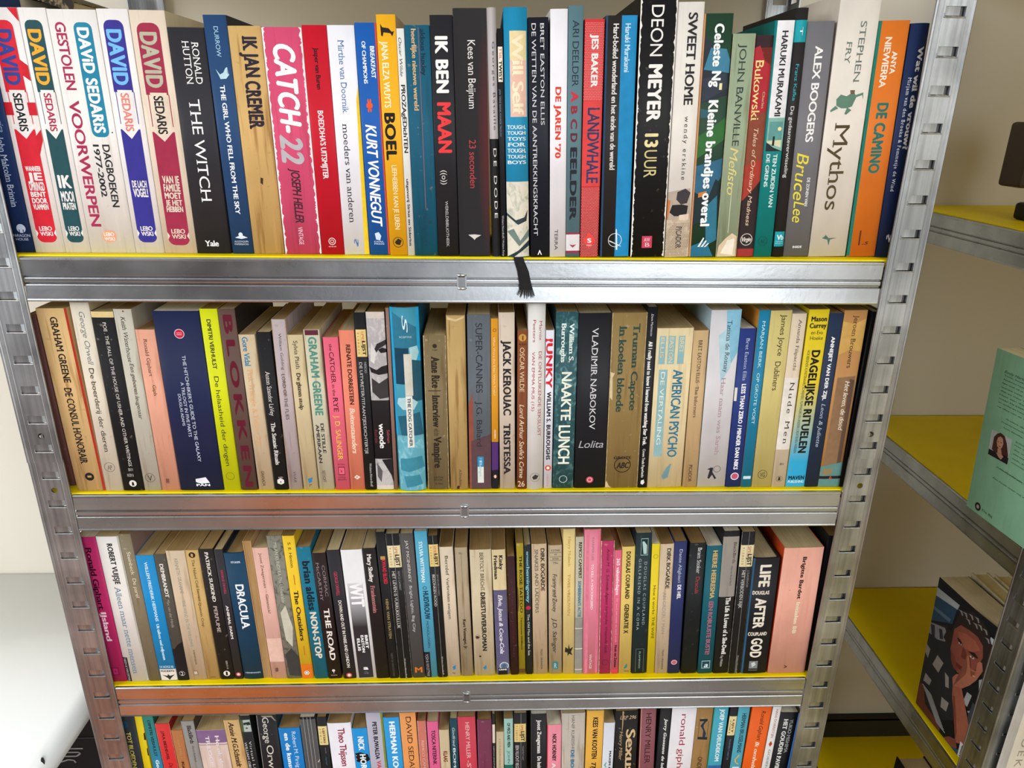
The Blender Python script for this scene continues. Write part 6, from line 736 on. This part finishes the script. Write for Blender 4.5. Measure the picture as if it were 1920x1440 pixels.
make_book((1.057, .020, -.6306), 0, 20, 204, 'c4b690', 'second cream book at the back of the right rack, mostly hidden', [], dict(age=.8, hard=1, bulge=1.5), 'books on the right rack', D=118, pagec='d8cda8')
make_book((1.0345, .007, -.9493), 0, 43, 169, '16181a', 'dark hardback with hollow cream page top on the lowest right board', [], dict(hard=1, bulge=1), 'books on the right rack', D=175, pagec='c9bfa4')
wb = make_book((0, 0, -.6306), 0, 12, 225, 'e2ddd4', 'white book at the lower right edge with faint grey spaced capitals', [], dict(age=.2), 'books on the right rack', D=120, side_items=[('T', 205, 20, .07, .14, '9a948c', 'NOORDBOEK.NL', 'w')], pagec='e0dcd0')
wb.rotation_euler = (0, 0, math.pi / 2); wb.location = (1.108, -.0175, -.6306)
# figurine foot and brown block on the highest right board
t = thing('ornament', 'brown ornament with a small black foot cut off by the right edge', 'ornament', (1.035, .225, .0072))
bm = bmesh.new(); box(bm, -.025, .05, -.01, .03, .038, .11, bev=.004); link('body', bm, plain('brown_block', '4a3d30', .6), t)
bm = bmesh.new(); box(bm, -.004, .04, -.010, .02, 0, .020, bev=.004); box(bm, .004, .03, -.002, .012, .018, .040); link('foot', bm, plain('black_foot', '15110f', .5), t)
# ------------------------------------------------------------ two books lying across the tops at the left end
t = thing('book', 'navy book lying flat on top of the red flag spined one', 'book', (-.048, .040, ZS[0] + .1901), (0, 0, 0), 'books lying on the top row')
bm = bmesh.new(); box(bm, -.065, .068, .0, .13, 0, .0008); box(bm, -.065, .068, .0, .13, .0112, .012); box(bm, -.065, .068, 0, .0008, 0, .012); link('cover', bm, paper('1a2744', .2), t)
bm = bmesh.new(); box(bm, -.064, .067, .001, .129, .001, .011); link('pages', bm, pages_mat('d2c8b0'), t)
t = thing('book', 'brown swirl patterned book lying tilted over the navy one', 'book', (.0600, .042, ZS[0] + .1906), (0, .30, 0), 'books lying on the top row')
bm = bmesh.new(); box(bm, -.12, 0, .0, .15, 0.0, .0006); box(bm, -.12, 0, 0, .15, .0074, .008); box(bm, -.12, 0, -.0001, .0006, .0, .008); link('cover', bm, paper('2e2620', .4, 'a8926c'), t)
bm = bmesh.new(); box(bm, -.119, -.0008, .0008, .149, .0008, .0072); link('pages', bm, pages_mat('c8b994'), t)
# ------------------------------------------------------------ ribbon bookmark hanging over the top beam
rib = thing('ribbon_bookmark', 'frayed black ribbon bookmark hanging over the beam below the slim grey and black spine', 'ribbon')
bm = bmesh.new()
path = [(.4235, .006, .0018, .0040), (.4245, -.0015, .0016, .0042), (.4255, -.0036, -.002, .0045), (.4285, -.0040, -.010, .0050), (.4305, -.0040, -.020, .0052), (.4315, -.0044, -.026, .0060)]
prev = None
for (x, y, z, hw) in path:
    r = [bm.verts.new((x - hw, y, z)), bm.verts.new((x - hw * .3, y - .0005, z)), bm.verts.new((x + hw * .4, y - .0002, z)), bm.verts.new((x + hw, y - .0004, z)),
         bm.verts.new((x + hw, y + .0003, z)), bm.verts.new((x - hw, y + .0006, z))]
    if prev:
        for i in range(6): bm.faces.new((prev[i], prev[(i + 1) % 6], r[(i + 1) % 6], r[i]))
    prev = r
link('ribbon', bm, plain('black_ribbon', '0c0c0d', .7), rib)
bm = bmesh.new(); rnd = random.Random(4)
for k in range(22):
    x = .4315 + .0056 * (k / 10.5 - 1); L = .004 + .005 * rnd.random() * (1 - .4 * abs(k / 10.5 - 1)); dx = .002 * (k / 10.5 - 1) + .001 * (rnd.random() - .3)
    box(bm, x - .00022, x + .00022, -.0048, -.0044, -.026 - L, -.0255)
    for v in bm.verts[-8:]:
        if v.co.z < -.0258: v.co.x += dx
o = link('frayed_threads', bm, plain('black_thread', '0c0c0d', .7), rib)
# ------------------------------------------------------------ white metal table and black crate at the left
XE, ZT = -.1140, -.5880
t = thing('table', 'white metal side table with rounded edge left of the rack', 'table', (-.40, 0, FLOOR))
WH = plain('white_enamel', 'e6e9e8', .35, .015, 4, .5)
bm = bmesh.new(); zt = ZT - FLOOR; r = .016
prof = [(-.45, zt), (XE + .4 - r, zt)] + [(XE + .4 - r + r * math.sin(a * math.pi / 20), zt - r + r * math.cos(a * math.pi / 20)) for a in range(1, 11)] + [(XE + .4, zt - .030), (XE + .3985, zt - .030), (XE + .3985, zt - r)] + [(XE + .4 - r + (r - .0015) * math.sin(a * math.pi / 20), zt - r + (r - .0015) * math.cos(a * math.pi / 20)) for a in range(9, -1, -1)] + [(-.45, zt - .0015)]
extrude_profile(bm, prof, 'Y', -.006, YB - .003)
for f in bm.faces: f.smooth = len(f.verts) == 4
link('table_top', bm, WH, t)
bm = bmesh.new(); box(bm, -.45, XE + .3975, -.0058, -.0044, zt - .030, zt - .0004, bev=.0004); link('front_apron', bm, WH, t)
bm = bmesh.new(); box(bm, XE + .4 - .020, XE + .4 - .0015, -.002, .014, .0, zt - .020, bev=.002); link('leg', bm, WH, t)
bm = bmesh.new(); box(bm, XE + .4 - .020, XE + .4 - .0015, .365, .385, .0, zt - .020, bev=.002); link('leg', bm, WH, t)
bm = bmesh.new(); c_ = circle(0, 0, 1, 1, 16)
vs = [bm.verts.new((XE + .4 - .0045 + .0023 * a, .026 + .0009 * b - .0, zt - .0045 + .0052 * b)) for a, b in c_]; bm.faces.new(vs)
for v in bm.verts: v.co.x += .0012; v.co.z += .0008
link('key_slot', bm, plain('dark_slot', '1a1a18', .8), t)
t = thing('crate', 'black crate with outlined pale letters under the white table', 'crate', (-.12, .14, FLOOR))
BLK = plain('black_board', '0b0b0d', .55)
bm = bmesh.new(); box(bm, -.40, .070, 0, .20, 0, .388, bev=.002); link('body', bm, BLK, t)
bm = bmesh.new(); box(bm, -.40, .0705, -.0010, .2, .3348, .3362); link('rim', bm, plain('dark_rim', '3a3a3c', .5), t)
SIL = plain('pale_print', '8f8e8b', .5)
bm = bmesh.new()
def bar(x0, z0, x1, z1, w=.0011):
    d = Vector((x1 - x0, 0, z1 - z0)); n = Vector((-d.z, 0, d.x)).normalized() * w
    q = [(x0 + n.x, -.0006, z0 + n.z), (x0 - n.x, -.0006, z0 - n.z), (x1 - n.x, -.0006, z1 - n.z), (x1 + n.x, -.0006, z1 + n.z)]
    bm.faces.new([bm.verts.new(p) for p in q])
bar(-.09, .317, -.029, .317); bar(-.09, .3105, -.036, .3105); bar(-.036, .3105, -.034, .308); bar(-.034, .308, -.040, .3035); bar(-.040, .3035, -.09, .3035)
bar(-.09, .291, -.066, .2925); bar(-.066, .2925, -.052, .2975); bar(-.052, .2975, -.045, .2965); bar(-.045, .2965, -.043, .292)
bar(-.09, .280, -.064, .2815); bar(-.064, .2815, -.054, .279); bar(-.054, .279, -.050, .272)
link('printed_letters', bm, SIL, t, recalc=False)
# ------------------------------------------------------------ made-up rug and counter out of view, added for reflections in the steel
t = thing('rug', 'orange rug added out of view to tint the steel reflections', 'rug', (-.15, -1.02, FLOOR), (0, 0, .10))
bm = bmesh.new(); box(bm, -.23, .23, -.62, .62, 0, .012, bev=.004); link('pile', bm, plain('orange_wool', 'f07a26', .9, .1, 60, .1, .4), t)
bm = bmesh.new(); box(bm, -.235, .235, .62, .635, 0, .008); box(bm, -.235, .235, -.635, -.62, 0, .008); link('hem', bm, plain('rust_hem', 'a8401c', .9), t)
t = thing('counter', 'dark wooden counter added unseen behind the photographer to darken the steel', 'counter', (-1.35, -2.6, FLOOR))
bm = bmesh.new(); box(bm, -.95, 1.05, -.28, .28, .08, 1.25, bev=.006); link('body', bm, plain('dark_walnut', '4a3830', .5, .2, 6), t)
bm = bmesh.new(); box(bm, -.98, 1.08, -.31, .31, 1.25, 1.29, bev=.005); link('worktop', bm, plain('dark_worktop', '3a302c', .4), t)
bm = bmesh.new(); box(bm, -.92, 1.02, -.24, .24, 0, .08); link('plinth', bm, plain('dark_plinth', '241c18', .6), t)

TXT_OB and bpy.data.objects.remove(TXT_OB)
